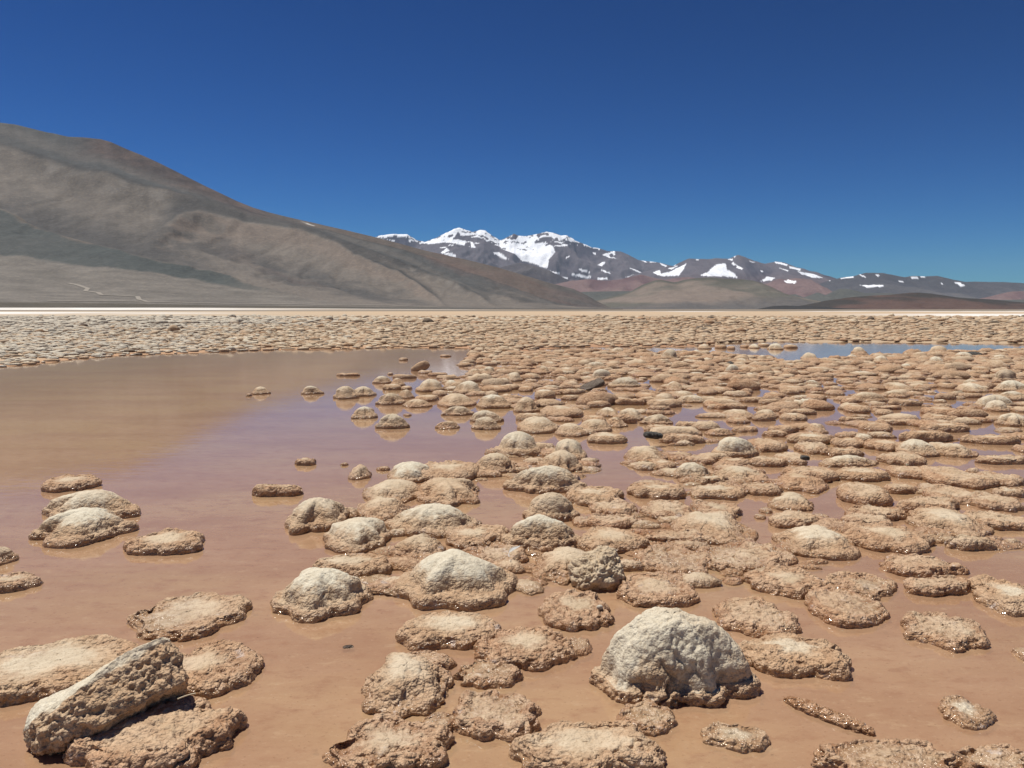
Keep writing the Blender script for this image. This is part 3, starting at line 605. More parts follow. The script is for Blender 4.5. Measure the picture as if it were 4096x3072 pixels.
    (-0.409, 17.083, 0.276, 0.413, 0.057, 'p', 0.0, 0.2, 0.0, 0.0, 1.0, 'red brown crust by the bright water'),
    (0.214, 11.519, 0.384, 0.5, 0.2, 'd', 0.5, 0.55, -0.1, 0.1, 1.2, 'tall double lump with dark cracks beside the white ledge'),
    (0.556, 13.226, 0.368, 0.427, 0.142, 'p', 0.55, 0.85, -0.1, 0.1, 0.8, 'white ledge stone with black hollow beneath'),
    (1.016, 13.912, 0.393, 0.419, 0.087, 'p', 0.3, 0.4, 0.0, 0.1, 0.9, 'tan ledge in front of the leaning black slab'),
    (0.969, 12.978, 0.341, 0.271, 0.082, 'p', 0.5, 0.6, 0.0, 0.1, 0.9, 'pale slab below the tan ledge'),
    (1.953, 17.021, 0.48, 0.288, 0.202, 'd', 0.8, 0.75, 0.0, 0.1, 0.8, 'pale pyramid shaped stone behind the leaning black slab'),
    (2.156, 15.117, 0.656, 0.394, 0.194, 'd', 0.7, 0.65, 0.2, 0.1, 1.0, 'big grey white hump beside the leaning black slab'),
    (3.049, 14.819, 0.299, 0.389, 0.13, 'd', 0.7, 0.95, 0.0, 0.1, 1.0, 'bright white stone beside a patch of purple water'),
    (1.425, 13.135, 0.465, 0.585, 0.105, 'p', 0.4, 0.35, 0.0, 0.1, 1.0, 'broad brown hump in front of the leaning black slab'),
    (1.316, 12.061, 0.39, 0.306, 0.085, 'p', 0.3, 0.35, 0.0, 0.1, 1.0, 'tan hump below the broad brown hump'),
    (0.702, 11.118, 0.619, 0.847, 0.105, 'p', 0.4, 0.4, 0.0, 0.2, 1.0, 'long crust with dark knobbly front'),
    (0.261, 10.588, 0.418, 0.245, 0.09, 'p', 0.4, 0.45, 0.0, 0.1, 1.0, 'flat tan stone behind the boot shaped stone'),
    (0.319, 9.731, 0.523, 0.68, 0.158, 'd', 0.6, 0.55, -0.1, 0.15, 1.0, 'boot shaped stone on the shore of the purple water'),
    (0.706, 9.396, 0.386, 0.502, 0.128, 'd', 0.5, 0.4, -0.2, 0.15, 1.1, 'sloping crust stone pointing into the water'),
    (1.037, 9.753, 0.415, 0.54, 0.126, 'd', 0.5, 0.45, 0.0, 0.1, 1.0, 'smooth backed crust behind the sloping stone'),
    (1.343, 10.045, 0.275, 0.358, 0.105, 'd', 0.3, 0.3, -0.2, 0.1, 1.1, 'dark sided crust over a narrow channel'),
    (1.36, 11.09, 0.365, 0.474, 0.102, 'd', 0.5, 0.65, 0.0, 0.1, 1.0, 'pale crust with a dark hollow flank'),
    (1.634, 10.728, 0.38, 0.494, 0.147, 'd', 0.55, 0.55, -0.1, 0.1, 1.1, 'grey speckled stone above the narrow channel'),
    (1.9, 10.24, 0.451, 0.271, 0.121, 'd', 0.7, 0.6, 0.0, 0.1, 1.0, 'speckled dome of a stacked pair, upper stone'),
    (1.802, 9.611, 0.351, 0.195, 0.073, 'p', 0.2, 0.3, 0.0, 0.0, 1.0, 'brown loaf of a stacked pair, lower stone'),
    (2.36, 12.129, 0.528, 0.443, 0.103, 'p', 0.4, 0.45, 0.0, 0.1, 1.2, 'crust with black knobbly front lip'),
    (1.792, 12.365, 0.713, 0.321, 0.094, 'p', 0.2, 0.25, 0.0, 0.1, 1.0, 'long brown ridge of crust'),
    (2.203, 11.681, 0.319, 0.202, 0.056, 'p', 0.3, 0.3, 0.0, 0.0, 1.0, 'brown crust bar under the knobbly lip'),
    (2.057, 11.172, 0.272, 0.229, 0.06, 'p', 0.4, 0.4, 0.0, 0.0, 1.0, 'tan crust behind the stacked pair'),
    (1.099, 10.441, 0.317, 0.389, 0.071, 'p', 0.4, 0.4, 0.0, 0.1, 1.0, 'tilted tan plate behind the dark sided crust'),
    (2.289, 13.218, 0.387, 0.525, 0.085, 'p', 0.3, 0.4, 0.0, 0.1, 1.0, 'low pink tan crust behind the brown ridge'),
    (1.302, 18.64, 0.582, 0.828, 0.105, 'p', 0.4, 0.5, 0.0, 0.1, 0.9, 'grey tan slab leading to the pale pyramid'),
    (0.749, 18.431, 0.316, 0.41, 0.164, 'd', 0.5, 0.5, 0.0, 0.1, 1.0, 'tan peaked stone near the white reflection'),
    (0.468, 22.871, 0.299, 0.389, 0.148, 'd', 0.5, 0.45, 0.0, 0.1, 1.0, 'grey knob among the red crusts'),
    (3.639, 27.057, 0.544, 0.614, 0.186, 'd', 0.7, 0.7, 0.0, 0.1, 0.9, 'pale hump at the far pond corner'),
    (2.145, 20.134, 0.649, 0.389, 0.147, 'd', 0.6, 0.7, 0.0, 0.1, 0.9, 'low pale hump in the middle of the crust field'),
    (0.972, 20.619, 0.415, 0.54, 0.135, 'd', 0.5, 0.6, 0.0, 0.1, 0.9, 'pale hump behind the tan peaked stone'),
    (1.365, 20.05, 0.353, 0.487, 0.091, 'p', 0.4, 0.5, 0.0, 0.1, 0.9, 'pale oval crust beside the low pale hump'),
    (1.033, 16.434, 0.315, 0.409, 0.097, 'd', 0.5, 0.5, 0.0, 0.1, 0.9, 'tan hump before the speck of white water'),
    (0.252, 14.41, 0.276, 0.415, 0.08, 'p', 0.3, 0.4, 0.0, 0.1, 1.0, 'tan crust above the tall double lump'),
    (-0.15, 14.584, 0.324, 0.486, 0.092, 'p', 0.4, 0.45, 0.0, 0.1, 1.0, 'loaf crust with serrated foot'),
    (4.68, 23.482, 0.626, 0.549, 0.313, 'd', 0.7, 0.65, 0.1, 0.1, 0.9, 'big split boulder with dark hollow at the far pond'),
    (6.116, 26.061, 0.367, 0.477, 0.156, 'd', 0.7, 0.75, 0.0, 0.1, 1.0, 'pale stone with dark face at the pond rim'),
    (7.295, 29.892, 0.511, 0.664, 0.169, 'd', 0.6, 0.8, 0.0, 0.0, 0.8, 'pale stone on the far pond shore, first of the pond stones'),
    (8.017, 30.295, 0.426, 0.639, 0.137, 'p', 0.5, 0.7, 0.0, 0.0, 0.8, 'dark bellied stone in the far pond'),
    (8.245, 29.631, 0.327, 0.491, 0.113, 'p', 0.5, 0.3, 0.0, 0.0, 0.8, 'brown loaf stone in the far pond'),
    (9.352, 30.404, 0.473, 0.615, 0.155, 'd', 0.7, 0.95, 0.0, 0.0, 0.8, 'bright white stone over black underside in the far pond'),
    (9.869, 29.462, 0.592, 0.726, 0.232, 'd', 0.7, 0.8, 0.0, 0.0, 0.9, 'largest white stone in the far pond'),
    (9.168, 30.996, 0.374, 0.56, 0.105, 'p', 0.4, 0.3, 0.0, 0.0, 0.8, 'brown stone beside the bright white pond stone'),
    (10.247, 32.088, 0.483, 0.654, 0.11, 'p', 0.6, 0.9, 0.0, 0.0, 0.8, 'low white stone behind the largest pond stone'),
    (10.754, 30.419, 0.519, 0.645, 0.151, 'p', 0.5, 0.6, 0.0, 0.0, 0.8, 'flat grey stone ending the row in the far pond'),
    (8.876, 23.523, 0.485, 0.631, 0.204, 'd', 0.75, 0.55, 0.0, 0.1, 1.0, 'grey green boulder on the near pond shore'),
    (7.245, 20.489, 0.32, 0.446, 0.082, 'p', 0.6, 0.75, 0.0, 0.1, 0.8, 'pale flat stone below the grey green boulder'),
    (5.212, 18.598, 0.403, 0.292, 0.185, 'd', 0.8, 0.9, 0.0, 0.1, 0.8, 'chalky white knob with a black stone behind it'),
    (5.834, 21.02, 0.286, 0.371, 0.099, 'd', 0.0, -0.5, 0.0, 0.0, 1.2, 'black rough stone behind the chalky white knob'),
    (4.304, 18.337, 0.425, 0.222, 0.105, 'p', 0.55, 0.75, 0.0, 0.1, 0.9, 'grey white slab in the crust field'),
    (5.58, 22.55, 0.34, 0.428, 0.11, 'd', 0.6, 0.7, 0.0, 0.1, 0.9, 'pale tan hump near the pond rim'),
    (6.422, 21.972, 0.442, 0.575, 0.123, 'd', 0.5, 0.6, 0.0, 0.1, 0.9, 'low tan hump near the middle of the pond rim'),
    (7.398, 23.24, 0.327, 0.426, 0.145, 'd', 0.5, 0.6, 0.0, 0.1, 0.9, 'stone with dark foot on the pond rim'),
    (5.997, 15.654, 0.355, 0.214, 0.092, 'd', 0.6, 0.8, 0.0, 0.1, 0.9, 'white streaked ridge stone'),
    (5.135, 14.349, 0.464, 0.695, 0.089, 'p', 0.3, 0.4, 0.0, 0.1, 1.0, 'broad brown crust below the white streaked ridge'),
    (4.894, 13.844, 0.378, 0.208, 0.08, 'p', 0.4, 0.5, 0.0, 0.1, 1.0, 'crust with dark scooped front'),
    (5.28, 15.6, 0.378, 0.267, 0.089, 'p', 0.3, 0.4, 0.0, 0.1, 1.0, 'loaf crust over a brown pool'),
    (3.725, 14.121, 0.335, 0.503, 0.092, 'p', 0.4, 0.4, 0.0, 0.1, 1.0, 'brown hump beside the square pool'),
    (4.299, 15.015, 0.326, 0.489, 0.093, 'p', 0.3, 0.4, 0.0, 0.1, 1.0, 'red brown hump behind the square pool'),
    (2.938, 13.435, 0.38, 0.494, 0.101, 'd', 0.6, 0.5, 0.0, 0.1, 1.0, 'smooth tan wedge in the crust field'),
    (2.913, 12.669, 0.512, 0.307, 0.11, 'd', 0.6, 0.6, 0.0, 0.1, 1.0, 'pale wedge with serrated foot'),
    (2.458, 12.668, 0.397, 0.516, 0.142, 'd', 0.6, 0.5, 0.0, 0.1, 1.0, 'tan mound with spotted face'),
    (3.457, 12.752, 0.38, 0.258, 0.078, 'p', 0.3, 0.4, 0.0, 0.1, 1.0, 'brown crust in the mid channel'),
    (3.903, 12.7, 0.449, 0.263, 0.077, 'p', 0.3, 0.45, 0.0, 0.1, 1.0, 'long paddle shaped crust over brown water'),
    (4.112, 12.426, 0.408, 0.239, 0.077, 'p', 0.3, 0.45, 0.0, 0.1, 1.0, 'twin of the paddle shaped crust, nearer the water'),
    (4.495, 13.422, 0.353, 0.469, 0.065, 'p', 0.2, 0.35, 0.0, 0.1, 1.1, 'rough crust behind the paddle shaped pair'),
    (4.22, 11.92, 0.326, 0.215, 0.099, 'p', 0.3, 0.4, 0.0, 0.1, 0.9, 'round drum crust in brown water'),
    (5.06, 13.038, 0.356, 0.39, 0.082, 'p', 0.3, 0.35, 0.0, 0.1, 1.0, 'long curved crust with dark foot'),
    (3.305, 11.794, 0.489, 0.246, 0.076, 'p', 0.2, 0.3, 0.0, 0.1, 1.1, 'ragged low crust at the channel bend'),
    (3.15, 10.934, 0.487, 0.633, 0.099, 'd', 0.5, 0.4, 0.1, 0.1, 1.0, 'wide mound with bright wet dots at its foot'),
    (3.001, 10.363, 0.289, 0.305, 0.058, 'p', 0.2, 0.3, 0.0, 0.0, 1.1, 'dark crust fringe below the wide mound'),
    (3.555, 10.903, 0.32, 0.416, 0.103, 'd', 0.5, 0.4, 0.0, 0.1, 1.0, 'smooth brown mound by the purple gap'),
    (3.836, 10.666, 0.357, 0.4, 0.078, 'p', 0.4, 0.45, 0.0, 0.1, 1.0, 'straight topped crust behind a wet ledge'),
    (4.095, 11.18, 0.549, 0.247, 0.075, 'p', 0.2, 0.3, 0.0, 0.0, 1.1, 'long dark footed crust beneath the drum'),
    (3.33, 9.556, 0.368, 0.269, 0.072, 'p', 0.4, 0.35, 0.0, 0.1, 1.0, 'broad brown hump near the tan ridge'),
    (3.732, 9.568, 0.272, 0.353, 0.098, 'd', 0.4, 0.45, 0.0, 0.1, 1.1, 'crumbly hump with pale specks'),
    (3.122, 9.224, 0.318, 0.158, 0.061, 'p', 0.2, 0.25, 0.0, 0.0, 1.1, 'dark knobbly crust ridge'),
    (2.94, 9.661, 0.206, 0.295, 0.05, 'p', 0.3, 0.35, 0.0, 0.0, 1.0, 'crust with black shadow at its end'),
    (2.484, 9.332, 0.393, 0.236, 0.076, 'd', 0.4, 0.35, 0.0, 0.1, 1.1, 'sloping crust bar beside the white rounded boulder'),
    (2.13, 9.39, 0.324, 0.411, 0.09, 'd', 0.6, 0.5, 0.0, 0.1, 1.0, 'cone of crust beneath the stacked pair'),
    (2.285, 9.926, 0.393, 0.186, 0.068, 'p', 0.4, 0.45, 0.0, 0.1, 1.1, 'speckled crust shelf behind the cone of crust'),
    (3.052, 14.684, 0.311, 0.405, 0.142, 'd', 0.0, 0.3, 0.0, 0.0, 1.0, 'brown foot below the bright white stone'),
    (11.912, 27.057, 0.495, 0.614, 0.213, 'd', 0.7, 0.6, 0.0, 0.1, 0.9, 'balanced cap stone at the pond rim'),
    (11.241, 25.569, 0.476, 0.544, 0.081, 'p', 0.4, 0.6, 0.0, 0.0, 0.8, 'thin slab under the balanced cap stone'),
    (10.372, 23.983, 0.338, 0.439, 0.118, 'd', 0.7, 0.9, 0.0, 0.1, 0.8, 'white base stone below the balanced cap stone'),
    (10.176, 22.679, 0.456, 0.685, 0.126, 'p', 0.3, 0.3, 0.0, 0.0, 1.0, 'brown base crust below the balanced cap stone'),
    (10.532, 22.464, 0.452, 0.588, 0.172, 'd', 0.7, 0.8, 0.0, 0.1, 0.8, 'cream hump beside the balanced cap stones'),
    (14.662, 27.057, 0.721, 0.614, 0.241, 'd', 0.75, 0.5, -0.1, 0.1, 1.0, 'large grey boulder at the pond rim'),
    (11.91, 22.104, 0.4, 0.52, 0.182, 'd', 0.75, 0.75, 0.0, 0.1, 0.8, 'pale block in front of the large grey boulder'),
    (12.462, 24.039, 0.556, 0.553, 0.2, 'd', 0.5, 0.4, 0.0, 0.1, 1.0, 'tan mound leaning against the large grey boulder'),
    (13.976, 24.319, 0.562, 0.497, 0.18, 'd', 0.75, 0.85, 0.0, 0.1, 0.7, 'smooth cream oval stone beside the dark slab'),
    (14.956, 25.515, 0.462, 0.693, 0.12, 'p', 0.0, -0.45, 0.0, 0.0, 0.8, 'dark slab leaning on the cream oval stone'),
    (16.456, 27.378, 0.33, 0.477, 0.061, 'p', 0.0, -0.3, 0.0, 0.0, 0.8, 'dark flat slab at the pond rim'),
    (16.939, 27.304, 0.48, 0.624, 0.128, 'd', 0.6, 0.5, 0.0, 0.0, 0.8, 'tan oval stone at the pond rim'),
    (10.106, 20.164, 0.315, 0.343, 0.105, 'd', 0.75, 0.9, 0.0, 0.1, 0.8, 'smooth white stone in the open crust field'),
    (9.373, 18.91, 0.305, 0.451, 0.069, 'p', 0.6, 0.7, 0.0, 0.1, 0.8, 'pale low stone in front of the smooth white stone'),
    (8.221, 18.312, 0.133, 0.173, 0.069, 'd', 0.3, 0.3, 0.0, 0.0, 1.0, 'small upright stump with dark face'),
    (10.314, 16.383, 0.512, 0.307, 0.242, 'd', 0.8, 0.5, 0.0, 0.1, 1.2, 'largest rough grey outcrop near the picture edge'),
    (9.175, 14.394, 0.596, 0.518, 0.191, 'd', 0.7, 0.85, 0.1, 0.1, 0.9, 'white backed hump at the picture edge'),
    (8.429, 14.383, 0.494, 0.63, 0.148, 'd', 0.65, 0.75, 0.0, 0.1, 0.9, 'long white backed stone pointing at the purple water'),
    (9.084, 15.538, 0.329, 0.304, 0.118, 'd', 0.6, 0.65, 0.0, 0.1, 1.0, 'grey white mound behind the long white backed stone'),
    (7.807, 13.327, 0.411, 0.231, 0.07, 'p', 0.2, 0.35, 0.0, 0.0, 0.9, 'pinkish flat crust under the long white backed stone'),
    (8.426, 13.173, 0.532, 0.319, 0.115, 'd', 0.6, 0.7, 0.0, 0.1, 0.9, 'broad cream hump at the picture edge'),
    (7.447, 12.103, 0.649, 0.389, 0.178, 'd', 0.75, 0.7, -0.1, 0.1, 0.7, 'large smooth cream hump with a white bulge'),
    (7.192, 11.614, 0.329, 0.428, 0.16, 'd', 0.75, 0.95, 0.0, 0.1, 0.6, 'round white bulge in front of the large cream hump'),
    (6.518, 10.136, 0.421, 0.404, 0.152, 'd', 0.66, 0.8, 0.0, 0.1, 1.0, 'cream capped stone with thick black belly at the picture edge'),
    (7.225, 13.057, 0.343, 0.204, 0.087, 'p', 0.0, -0.1, 0.0, 0.0, 1.0, 'dark brown fin shaped crust beside the purple water'),
    (6.156, 12.209, 0.556, 0.25, 0.083, 'p', 0.4, 0.5, 0.0, 0.1, 1.0, 'tan bar with black underside over brown water'),
    (5.059, 11.469, 0.366, 0.487, 0.093, 'p', 0.4, 0.4, 0.0, 0.1, 1.0, 'thick crust with a white speck'),
    (5.371, 12.469, 0.252, 0.222, 0.086, 'p', 0.4, 0.2, 0.0, 0.0, 1.0, 'dark faced slab beside the thick specked crust'),
    (5.606, 11.724, 0.439, 0.198, 0.05, 'p', 0.0, 0.15, 0.0, 0.0, 1.0, 'thin dark crust along the purple water'),
    (6.118, 11.179, 0.464, 0.492, 0.093, 'p', 0.3, 0.35, 0.0, 0.1, 1.1, 'knobbly crust mound between two purple pools'),
    (5.735, 10.481, 0.446, 0.47, 0.083, 'p', 0.2, 0.35, 0.0, 0.1, 1.1, 'crust mass with two black holes'),
    (6.768, 11.649, 0.259, 0.229, 0.046, 'p', 0.2, 0.3, 0.0, 0.0, 1.0, 'flat brown crust awash in purple water'),
    (5.353, 9.629, 0.567, 0.292, 0.085, 'p', 0.3, 0.35, 0.0, 0.1, 1.0, 'broad loaf with black foot and water on both sides'),
    (5.014, 10.186, 0.516, 0.232, 0.06, 'p', 0.0, 0.2, 0.0, 0.0, 1.0, 'low dark footed crust over still water'),
    (4.545, 9.761, 0.396, 0.494, 0.076, 'p', 0.2, 0.3, 0.0, 0.1, 1.1, 'rough crust beside the still purple water'),
    (4.533, 10.365, 0.368, 0.165, 0.07, 'p', 0.0, 0.15, 0.0, 0.0, 1.2, 'dark knobbly crust beside a narrow purple strip'),
    (5.75, 12.712, 0.655, 0.393, 0.157, 'd', 0.5, 0.45, 0.0, 0.1, 1.0, 'broad tan mound behind the tan bar'),
    (6.564, 13.466, 0.531, 0.318, 0.105, 'd', 0.5, 0.5, 0.0, 0.1, 1.0, 'tan mound with smooth crown behind the tan bar'),
    (7.02, 13.665, 0.235, 0.352, 0.065, 'p', 0.3, 0.45, 0.0, 0.1, 1.0, 'small tan mound beside the dark brown fin'),
    (7.172, 14.527, 0.499, 0.648, 0.119, 'd', 0.5, 0.55, 0.0, 0.1, 1.0, 'pale mound beside a black slit'),
    (8.324, 15.009, 0.318, 0.477, 0.091, 'p', 0.5, 0.5, 0.0, 0.1, 1.0, 'pink tan block at the channel head'),
    (11.283, 18.953, 0.42, 0.537, 0.108, 'p', 0.5, 0.75, 0.0, 0.1, 0.9, 'white topped crust in the far field by the grey outcrop'),
    (13.504, 21.998, 0.664, 0.308, 0.116, 'p', 0.4, 0.65, 0.0, 0.1, 0.9, 'pale crust ledge near the dark flat slab'),
]
# ---------------------------------------------------------------- the ground: one sheet from under the lagoon to the foot of the hills
SHORE = np.array(sorted((x / y, y) for x, y in SHORE_PTS))
def shore_dist(X, Y):
    return Y - np.interp(X / np.maximum(Y, 0.5), SHORE[:, 0], SHORE[:, 1])

def ground_z(X, Y):
    P = np.stack([X, Y, np.zeros_like(X)], -1)
    s = shore_dist(X, Y)
    near = Y < 400
    nz = np.zeros_like(X)
    nz[near] = fbm(P[near] * 0.9, 4, 5)
    dense = inside(DENSE_POLY, X, Y)
    wet = inside(POND_POLY, X, Y) | inside(BRIGHT_POLY, X, Y)
    z = np.where(s > 0, np.clip(0.03 * s, 0, 0.06) + 0.02 * nz, np.clip(0.02 * s, -0.05, 0) * sstep(6, 14, Y) - 0.018 + 0.010 * nz)
    z = np.where(dense & (s < 0), -0.028 + 0.026 * sstep(14, 19, Y) + 0.035 * nz, z)
    z = np.where(wet, -0.07 + 0.01 * nz, z)
    # the far flat rises towards the volcano
    a = X / np.maximum(Y, 1.0)
    z = z + sstep(480, 1400, Y) * (3.4 * sstep(0.05, -0.45, a) + 0.3)
    return z

rows = np.concatenate([np.geomspace(0.6, 60, 250), np.geomspace(61.5, 1500, 110), np.geomspace(1600, 17000, 20)])
az = np.linspace(-1.2, 1.2, 420)
T, Rr = np.meshgrid(np.tan(az * 0.95), rows)
GX, GY = (T * Rr).ravel(), Rr.ravel()
GZ = ground_z(GX, GY)
P3 = np.stack([GX, GY, 0 * GX], -1)
A = GX / np.maximum(GY, 0.5)
S = shore_dist(GX, GY)
mud = np.array([0.42, 0.255, 0.15])
dry = np.array([0.50, 0.36, 0.23])
gcol = mud + (dry - mud) * sstep(-0.5, 3.0, S)[:, None]
red = sstep(10, 2, np.abs(S - 2.5)) * sstep(-0.15, 0.0, A) * sstep(0.4, 0.25, A)
den = inside(DENSE_POLY, GX, GY) & (S < 1)
gcol[den] = np.array([0.34, 0.205, 0.12])
gcol = gcol + (np.array([0.36, 0.205, 0.12]) - gcol) * (0.8 * red)[:, None]
pale = sstep(60, 140, GY) * 0.5 + 0.5 * sstep(40, 90, GY) * sstep(-0.1, -0.5, A)
fld = sstep(0.5, 4, S) * sstep(260, 150, GY)
gcol = gcol + (np.array([0.42, 0.32, 0.22]) - gcol) * fld[:, None]
gcol = gcol + (np.array([0.46, 0.37, 0.265]) - gcol) * (pale * sstep(90, 170, GY))[:, None]
nb = fbm(P3 * np.array([0.004, 0.012, 1.0]), 4, 21)
nf = fbm(P3 * np.array([0.03, 0.05, 1.0]), 3, 31)
def band(d0, d1, a0, a1, soft=0.2):
    q = GY * (1 + 0.10 * nb)
    return sstep(d0 * (1 - soft), d0, q) * sstep(d1 * (1 + soft), d1, q) * sstep(a0, a1, A + 0.1 * nb)
salt = band(235, 420, -0.24, -0.58, 0.1) * sstep(-0.55, -0.15, nf)
salt = np.maximum(salt, band(720, 1250, -0.05, -0.45, 0.1))
salt = np.maximum(salt, 0.8 * band(1060, 1250, 0.08, -0.1, 0.05))
salt = np.maximum(salt, band(160, 235, 0.36, 0.60, 0.12) * 0.9)
salt = np.maximum(salt, band(420, 560, 0.36, 0.42, 0.05) * sstep(0.0, 0.2, nf))
salt = np.maximum(salt, band(430, 520, 0.05, 0.12, 0.05) * sstep(0.05, 0.25, nf) * sstep(0.32, 0.25, A))
gcol = gcol + (np.array([0.74, 0.74, 0.72]) - gcol) * np.clip(salt * (0.55 + 0.45 * sstep(-0.25, 0.2, nf)), 0, 1)[:, None]
far = sstep(420, 600, GY) * (1 - np.clip(salt, 0, 1))
gcol = gcol + (np.array([0.22, 0.185, 0.145]) - gcol) * far[:, None]
g = link('ground', mesh('ground', np.stack([GX, GY, GZ], -1), grid_quads(len(rows), len(az)), None, M_GROUND, None, {'col': gcol}))
tag(g, kind='structure')
bx = 44000.0
under = link('terrain', mesh('terrain', [(-bx, -2900, -3), (bx, -2900, -3), (bx, bx, -3), (-bx, bx, -3)], [(0, 1, 2, 3)], None, M_GROUND, None, {'col': np.tile(np.array([0.3, 0.2, 0.13]), (4, 1))}))
tag(under, kind='structure')
w = link('water', mesh('water', [(-90, -20, 0), (90, -20, 0), (90, 62, 0), (-90, 62, 0)], [(0, 1, 2, 3)], None, M_WATER))
tag(w, kind='structure')

# ---------------------------------------------------------------- hills and mountains
def smooth1(y, n):
    k = np.hanning(n * 2 + 1); k /= k.sum()
    return np.convolve(np.pad(y, n, mode='edge'), k, mode='valid')

def mountain(name, sil, Y, depth, nx, nv, relief, colf, snow=(), seed=3, expo=1.25, crag=0.0, snow_noise=0.0, sm=2):
    sil = sorted(sil)
    sx, sz = np.array([s[0] for s in sil], float), np.array([s[1] for s in sil], float)
    X1 = np.linspace(sx[0], sx[-1], nx)
    zr = smooth1(np.interp(X1, sx, sz), sm)
    span = (sx[-1] - sx[0])
    zr = zr + crag * fbm(np.stack([X1 / span * 40, 0 * X1, 0 * X1 + seed], -1), 4, seed)
    edge = sstep(0, 0.03, (X1 - sx[0]) / span) * sstep(1, 0.97, (X1 - sx[0]) / span)
    zr = zr * edge
    v = np.concatenate([np.linspace(0, 1, nv), 1 + np.linspace(0.04, 0.7, 10)])
    VV, XX = np.meshgrid(v, X1, indexing='ij')
    ZR = np.broadcast_to(zr, VV.shape)
    YY = Y - depth * (1 - VV)
    front = np.clip(VV, 0, 1) ** expo
    back = 1 - np.clip(VV - 1, 0, 1) * 1.35
    Z = ZR * np.where(VV <= 1, front, back) - 12
    L = depth * 0.28
    Pn = np.stack([XX.ravel() / L, YY.ravel() / (L * 1.9), np.full(XX.size, seed * 3.1)], -1)
    Pn[:, :2] += 0.35 * np.stack([vnoise(Pn * 0.8, seed + 40), vnoise(Pn * 0.8, seed + 41)], -1)
    rg = 1 - np.abs(fbm(Pn, 5, seed)) * 2.2
    win = np.clip(VV * (1 - VV) * 4, 0, 1) ** 0.7 * (VV <= 1)
    Z = Z + 1.5 * relief * np.abs(ZR) * np.minimum(rg.reshape(Z.shape) - 0.95, 0) * win
    X, Yv, Zf = XX.ravel(), YY.ravel(), Z.ravel()
    col = colf(X, Zf, VV.ravel(), rg, ZR.ravel())
    V_ = VV.ravel()
    if snow:
        k = Y / Yv
        px, pz = X * k, CAM_H + (Zf - CAM_H) * k
        q = Y / 22000.0
        wob = fbm(np.stack([px / (190 * q), pz / (130 * q), 0 * px], -1), 4, 9) * 1.7 * q
        wob2 = fbm(np.stack([px / (190 * q), pz / (130 * q), 0 * px + 7], -1), 4, 10) * 1.5 * q
        m = np.zeros(len(X), bool)
        for poly in snow:
            m |= inside(poly, px + 18 * wob, pz + 12 * wob2)
        if snow_noise:
            hi = sstep(snow_noise, snow_noise + 500, Zf)
            m |= (fbm(np.stack([X / 300, Zf / 60, Yv / 300], -1), 4, 77) > 0.34 - 0.34 * hi) & (hi > 0)
            m &= ~((fbm(np.stack([X / 170, Zf / 90, Yv / 400], -1), 4, 79) > 0.26) & (V_ > 0.86))
        col = np.where(m[:, None], np.array([0.86, 0.88, 0.92]), col)
    return tag(link(name, mesh(name, np.stack([X, Yv, Zf], -1), grid_quads(len(v), nx), None, M_FAR if Y > 7000 else M_HILL, None, {'col': col})), kind='structure')

def lerp3(a, b, t):
    return np.asarray(a) + (np.asarray(b) - np.asarray(a)) * np.clip(t, 0, 1)[:, None]

def c_massif(X, Z, V, rg, ZR):
    c = lerp3((0.085, 0.075, 0.095), (0.135, 0.118, 0.130), sstep(0.1, 0.9, rg))
    return lerp3(c, (0.14, 0.105, 0.105), sstep(900, 500, Z))
def c_range(X, Z, V, rg, ZR):
    return lerp3((0.085, 0.078, 0.083), (0.130, 0.119, 0.117), sstep(0.3, 0.9, rg) * sstep(0.9, 0.4, V))
def c_red(X, Z, V, rg, ZR):
    c = lerp3((0.144, 0.093, 0.095), (0.188, 0.129, 0.121), sstep(0.2, 0.9, rg))
    return lerp3(c, (0.156, 0.145, 0.138), sstep(0.6, 0.2, V + 0.2 * rg))
def c_shoulder(X, Z, V, rg, ZR):
    return lerp3((0.098, 0.086, 0.092), (0.123, 0.109, 0.110), sstep(0.2, 0.9, rg))
def c_low(X, Z, V, rg, ZR):
    return lerp3((0.098, 0.098, 0.089), (0.156, 0.142, 0.129), sstep(0.85, 0.5, V + 0.2 * rg))
def c_dome(X, Z, V, rg, ZR):
    P = np.stack([X / 420, Z / 90, V * 2], -1)
    n = fbm(P, 4, 15)
    c = lerp3((0.121, 0.113, 0.094), (0.200, 0.163, 0.137), sstep(-0.15, 0.35, n + 0.35 * sstep(300, 1500, X) * sstep(2200, 1500, X)))
    c = lerp3(c, (0.118, 0.109, 0.104), sstep(0.45, 0.2, V + 0.25 * n))
    return lerp3(c, (0.102, 0.098, 0.081), sstep(0.9, 0.98, V))
def c_brown(X, Z, V, rg, ZR):
    n = fbm(np.stack([X / 260, Z / 40, V], -1), 4, 25)
    c = lerp3((0.055, 0.049, 0.045), (0.107, 0.071, 0.061), sstep(-0.25, 0.3, n + 0.5 * sstep(0.95, 0.5, V) * sstep(3100, 2400, X) - 0.1))
    return c
def c_dark(X, Z, V, rg, ZR):
    n = fbm(np.stack([X / 120, Z / 20, V], -1), 3, 35)
    return lerp3((0.041, 0.040, 0.040), (0.056, 0.053, 0.051), n + 0.5)

